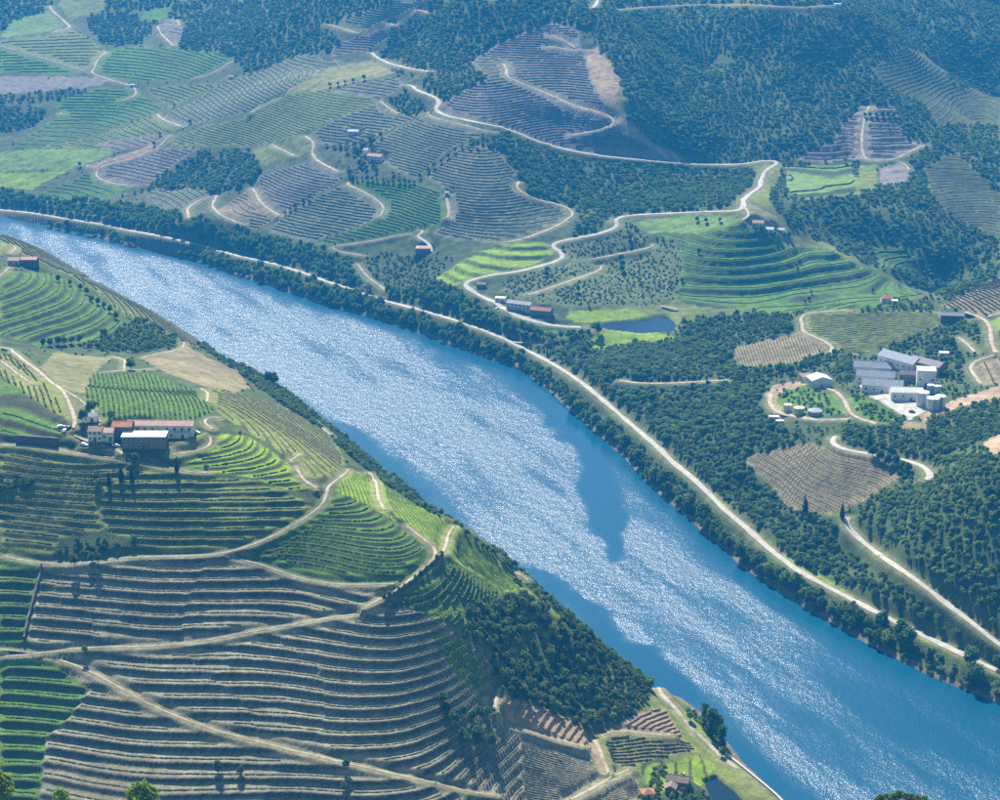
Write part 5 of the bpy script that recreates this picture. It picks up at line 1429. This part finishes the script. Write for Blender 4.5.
for b in B:
    root = empty(b['name'], (b['x'], b['y'], b['z'] - .3), b['rot'])
    tag(root, b['label'], b['cat'])
    w, d, h, rs, ov = b['w'], b['d'], b['h'], b['rise'], b['over']
    hw, hd = w / 2, d / 2
    bm = bmesh.new()
    if b['roof'] == 'gable': prism(bm, [(-hd, -2.5), (hd, -2.5), (hd, h), (0, h + rs), (-hd, h)], -hw, hw, True)
    elif b['roof'] == 'gabley': prism(bm, [(-hw, -2.5), (hw, -2.5), (hw, h), (0, h + rs), (-hw, h)], -hd, hd)
    elif b['roof'] == 'mono': prism(bm, [(-hd, -2.5), (hd, -2.5), (hd, h + rs), (-hd, h)], -hw, hw, True)
    else: box(bm, -hw, hw, -hd, hd, -2.5, h)
    fin(bm, 'wall', M[b['wall']], root)
    bm = bmesh.new()
    if b['roof'] == 'gable': prism(bm, roof_profile(hd, rs, ov, .18, h + .03), -hw - ov * .6, hw + ov * .6, True)
    elif b['roof'] == 'gabley': prism(bm, roof_profile(hw, rs, ov, .18, h + .03), -hd - ov * .6, hd + ov * .6)
    elif b['roof'] == 'mono': prism(bm, [(-hd - ov, h + .02), (hd + ov, h + rs + .05), (hd + ov, h + rs + .3), (-hd - ov, h + .3)], -hw - ov, hw + ov, True)
    elif b['roof'] == 'hip':
        r = min(hw, hd) * .95
        e = [bm.verts.new((sx * (hw + ov), sy * (hd + ov), h + .02)) for sx, sy in ((-1, -1), (1, -1), (1, 1), (-1, 1))]
        if hw >= hd: tp = [bm.verts.new((-(hw - r) - .1, 0, h + rs)), bm.verts.new((hw - r + .1, 0, h + rs))]
        else: tp = [bm.verts.new((0, -.1, h + rs)), bm.verts.new((0, .1, h + rs))]
        bm.faces.new((e[0], e[1], tp[1], tp[0])); bm.faces.new((e[2], e[3], tp[0], tp[1])); bm.faces.new((e[1], e[2], tp[1])); bm.faces.new((e[3], e[0], tp[0])); bm.faces.new(e[::-1])
    else:
        box(bm, -hw - .15, hw + .15, -hd - .15, hd + .15, h + .01, h + .25 + rs * .3)
    rf = fin(bm, 'roof', M[b['rmat']], root)
    if b['roof'] == 'gable' and b['w'] > 9:
        bm = bmesh.new(); box(bm, -hw - ov * .5, hw + ov * .5, -.18, .18, h + rs + .08, h + rs + .28); fin(bm, 'ridge', M[b['rmat']], rf)
    if b['chimney']:
        bm = bmesh.new(); box(bm, hw * .4, hw * .4 + .8, hd * .1, hd * .1 + .8, h + rs * .4, h + rs + 1.0); fin(bm, 'chimney', M['white'], rf)
    nx, ny = b['win']
    fl = h / max(1, ny)
    for j in range(ny):
        for i in range(nx):
            x = -hw + w * (i + .5) / nx
            if j == 0 and b['door'] and i == nx // 2:
                opening(root, x, -hd, -.0, min(1.2, w / nx * .6), min(2.2, h * .75), 'f', 'wood', 'stone', 'door')
            else:
                opening(root, x, -hd, fl * j + fl * .38, min(1.3, w / nx * .5), min(1.4, fl * .45), 'f', 'glass', 'white')
    for i in range(b['side']):
        y = -hd + d * (i + .5) / b['side']
        opening(root, y, -hw, h * .45, 1.4, 1.2, 'l')
for (x, y, z, dia, h, mat, lab) in TANKS:
    root = empty('tank', (x, y, z - .3)); tag(root, lab, 'tank', 'winery tanks')
    bm = bmesh.new(); n = 24; r = dia / 2
    for (r0, z0, r1, z1) in ((r, -1.5, r, h * .33), (r, h * .33, r * 1.015, h * .335), (r * 1.015, h * .335, r * 1.015, h * .35), (r * 1.015, h * .35, r, h * .355), (r, h * .355, r, h)):
        a = [bm.verts.new((r0 * cos(2*pi*i/n), r0 * sin(2*pi*i/n), z0)) for i in range(n)]; c = [bm.verts.new((r1 * cos(2*pi*i/n), r1 * sin(2*pi*i/n), z1)) for i in range(n)]
        for i in range(n): bm.faces.new((a[i], a[(i+1) % n], c[(i+1) % n], c[i]))
    bmesh.ops.remove_doubles(bm, verts=bm.verts, dist=.001)
    fin(bm, 'shell', M[mat], root)
    bm = bmesh.new()
    a = [bm.verts.new((r * 1.03 * cos(2*pi*i/n), r * 1.03 * sin(2*pi*i/n), h)) for i in range(n)]; c = [bm.verts.new((r * 1.03 * cos(2*pi*i/n), r * 1.03 * sin(2*pi*i/n), h + .2)) for i in range(n)]
    tp = bm.verts.new((0, 0, h + r * .22)); bm.faces.new(a[::-1])
    for i in range(n): bm.faces.new((a[i], a[(i+1) % n], c[(i+1) % n], c[i])); bm.faces.new((c[i], c[(i+1) % n], tp))
    fin(bm, 'lid', M[{'cream': 'cream', 'metal_roof': 'metal_roof'}.get(mat, 'white_roof')], root)
    bm = bmesh.new(); box(bm, -.25, .25, -r - .35, -r - .05, 0, h + .9); fin(bm, 'ladder', M['metal_roof'], root)
def make_car(p, rz, mat, lab):
    root = empty('parked_car', (p[0], p[1], p[2] - .28), radians(rz)); tag(root, lab, 'car', 'parked cars')
    bm = bmesh.new(); prism(bm, [(-2.1, .3), (2.1, .3), (2.15, .75), (1.2, .9), (.6, 1.42), (-1.3, 1.45), (-2.0, .95), (-2.15, .7)], -.85, .85)
    body = fin(bm, 'body', M[mat], root)
    bm = bmesh.new(); prism(bm, [(1.0, .92), (.58, 1.34), (-1.2, 1.36), (-1.75, .95)], -.87, .87); fin(bm, 'side_window', M['glass'], body)
    for x in (-1.3, 1.35):
        for y in (-.8, .8):
            bm = bmesh.new(); bmesh.ops.create_cone(bm, cap_ends=True, segments=12, radius1=.32, radius2=.32, depth=.22, matrix=Matrix.Translation((x, y, .32)) @ Matrix.Rotation(pi/2, 4, 'X'))
            fin(bm, 'wheel', M['tyre'], root)
for p, r, m_, l_ in car_spots: make_car(p, r, m_, l_)

def wall_along(pix, h, t, mat, name, label, cat, cap=None):
    L = np.array([q for q in (cast(H, a, b) for a, b in pix) if q is not None]); L = resample(L, 1.5)
    z = grid_at(HT, L[:, 0], L[:, 1])
    T = np.gradient(L[:, :2], axis=0); T /= np.hypot(T[:, 0], T[:, 1])[:, None]; N = np.stack([T[:, 1], -T[:, 0]], 1) * t / 2
    k = len(L); vs = []
    for s, zz in ((-1, -.8), (-1, h), (1, h), (1, -.8)):
        q = L[:, :2] + N * s; vs.append(np.stack([q[:, 0], q[:, 1], z + zz], 1))
    a = np.arange(k - 1); ff = [np.stack([c * k + a, c * k + a + 1, (c + 1) * k + a + 1, (c + 1) * k + a], 1) for c in range(3)]
    c0 = L[k // 2]; root = empty(name, c0); tag(root, label, cat)
    me = mesh_np('masonry', np.concatenate(vs) - np.array([c0[0], c0[1], c0[2]]), np.concatenate(ff)); link('masonry', me, M[mat], root)
    if cap:
        vs = []
        for s, zz in ((-1.25, h), (-1.25, h + .12), (1.25, h + .12), (1.25, h)):
            q = L[:, :2] + N * s; vs.append(np.stack([q[:, 0], q[:, 1], z + zz + .004], 1))
        link('coping', mesh_np('coping', np.concatenate(vs) - np.array([c0[0], c0[1], c0[2]]), np.concatenate(ff)), M[cap], root)
wall_along([(719,750),(730,760),(750,778),(776,800),(795,820)], .9, .5, 'white', 'parapet_wall', 'white parapet between the near bank track and the water', 'wall', 'white')
wall_along([(16,441),(35,442),(58,443)], 4.5, .8, 'stone_dark', 'retaining_wall', 'dark retaining wall left of the estate track', 'wall', 'stone')
wall_along([(386,604),(412,584),(443,561)], 1.6, .6, 'stone_dark', 'stone_wall', 'dark stone wall along the lower side of the crest track', 'wall', 'stone')
wall_along([(42,570),(36,590),(28,620),(24,640)], 1.5, .7, 'stone', 'stone_wall', 'stepped stone wall at the left end of the upper grey terraces', 'wall', 'stone')
# power pole in front of the white store
p = cast(HT, 813, 402); root = empty('utility_pole', p); tag(root, 'pale utility pole in front of the white store', 'pole')
bm = bmesh.new(); bmesh.ops.create_cone(bm, cap_ends=True, segments=8, radius1=.22, radius2=.14, depth=11, matrix=Matrix.Translation((0, 0, 5))); fin(bm, 'post', M['concrete'], root)
bm = bmesh.new(); box(bm, -1.1, 1.1, -.08, .08, 9.4, 9.6); fin(bm, 'crossarm', M['concrete'], root)

# ------------------------------------------------------------------ trees on the slope below the viewpoint: only their tops reach into the picture
def front_tree(px, py_top, R, width_px, kind, label, zs=1.0):
    a, s = ray(px, py_top); x, y = R * sin(a), R * cos(a); zt = CAM_H + s * R
    z = float(grid_at(HT, np.array([x]), np.array([y]))[0]) - .3
    hgt = max(3.0, zt - z); m = R / cos(a) / 1800.0
    mat, me = kind_mesh[kind][0]
    me = me.copy(); zmax = max(v.co.z for v in me.vertices); rmax = max(hypot(v.co.x, v.co.y) for v in me.vertices)
    for v in me.vertices:                      # crown in the upper part, clear trunk below
        v.co.x *= width_px * m / 2 / rmax; v.co.y *= width_px * m / 2 / rmax
        v.co.z = hgt - (zmax - v.co.z) * (width_px * m * zs) / zmax
    root = empty('broadleaf_tree', (x, y, z)); tag(root, label, 'tree')
    link('crown', me, None, root)
    tk = trunks[False].copy()
    for v in tk.vertices: v.co.z *= hgt * .8 / 5.5
    link('trunk', tk, None, root)
front_tree(141, 779, 430, 44, 2, 'olive green tree top at the bottom edge left of centre')
front_tree(-4, 768, 430, 40, 2, 'yellowish tree top in the bottom left corner')
front_tree(60, 787, 470, 22, 2, 'light green bush top at the bottom edge near the left corner')
for k in range(8):
    front_tree(880 + k * 6.2, 790 + abs(k - 3) * 1.1 + random.random() * 2, 488, 9 + random.random() * 6, random.choice((1, 2)), ['leftmost', 'second', 'third', 'fourth', 'fifth', 'sixth', 'seventh', 'rightmost'][k] + ' low bush from the left on the dry knoll at the bottom edge', .8)

# ------------------------------------------------------------------ the air
t = bpy.data.materials.new('haze_air'); t.use_nodes = True
for nd in list(t.node_tree.nodes): t.node_tree.nodes.remove(nd)
pv = t.node_tree.nodes.new('ShaderNodeVolumePrincipled'); mo = t.node_tree.nodes.new('ShaderNodeOutputMaterial')
pv.inputs['Color'].default_value = (.03, .41, 1.0, 1)
pv.inputs['Density'].default_value = .00013
pv.inputs['Anisotropy'].default_value = .1
t.node_tree.links.new(pv.outputs[0], mo.inputs['Volume'])
top = max(float(HT.max()) + 12, CAM_H + 8)
x0, x1, y0, y1 = float(X.min()) - 20, float(X.max()) + 20, -60.0, float(Y.max()) + 20
bm = bmesh.new(); bmesh.ops.create_cube(bm, size=1.0)
for v in bm.verts:
    v.co = Vector((x0 if v.co.x < 0 else x1, y0 if v.co.y < 0 else y1, float(HT.min()) - 1.0 if v.co.z < 0 else top))
me = bpy.data.meshes.new('haze'); bm.to_mesh(me); bm.free()
tag(link('haze', me, t), 'thin blue haze filling the valley', 'haze', None, 'stuff')
print('tris', sum(len(o.data.polygons) * 2 for o in SC.objects if o.type == 'MESH'), 'objects', len(SC.objects), 'top', top)
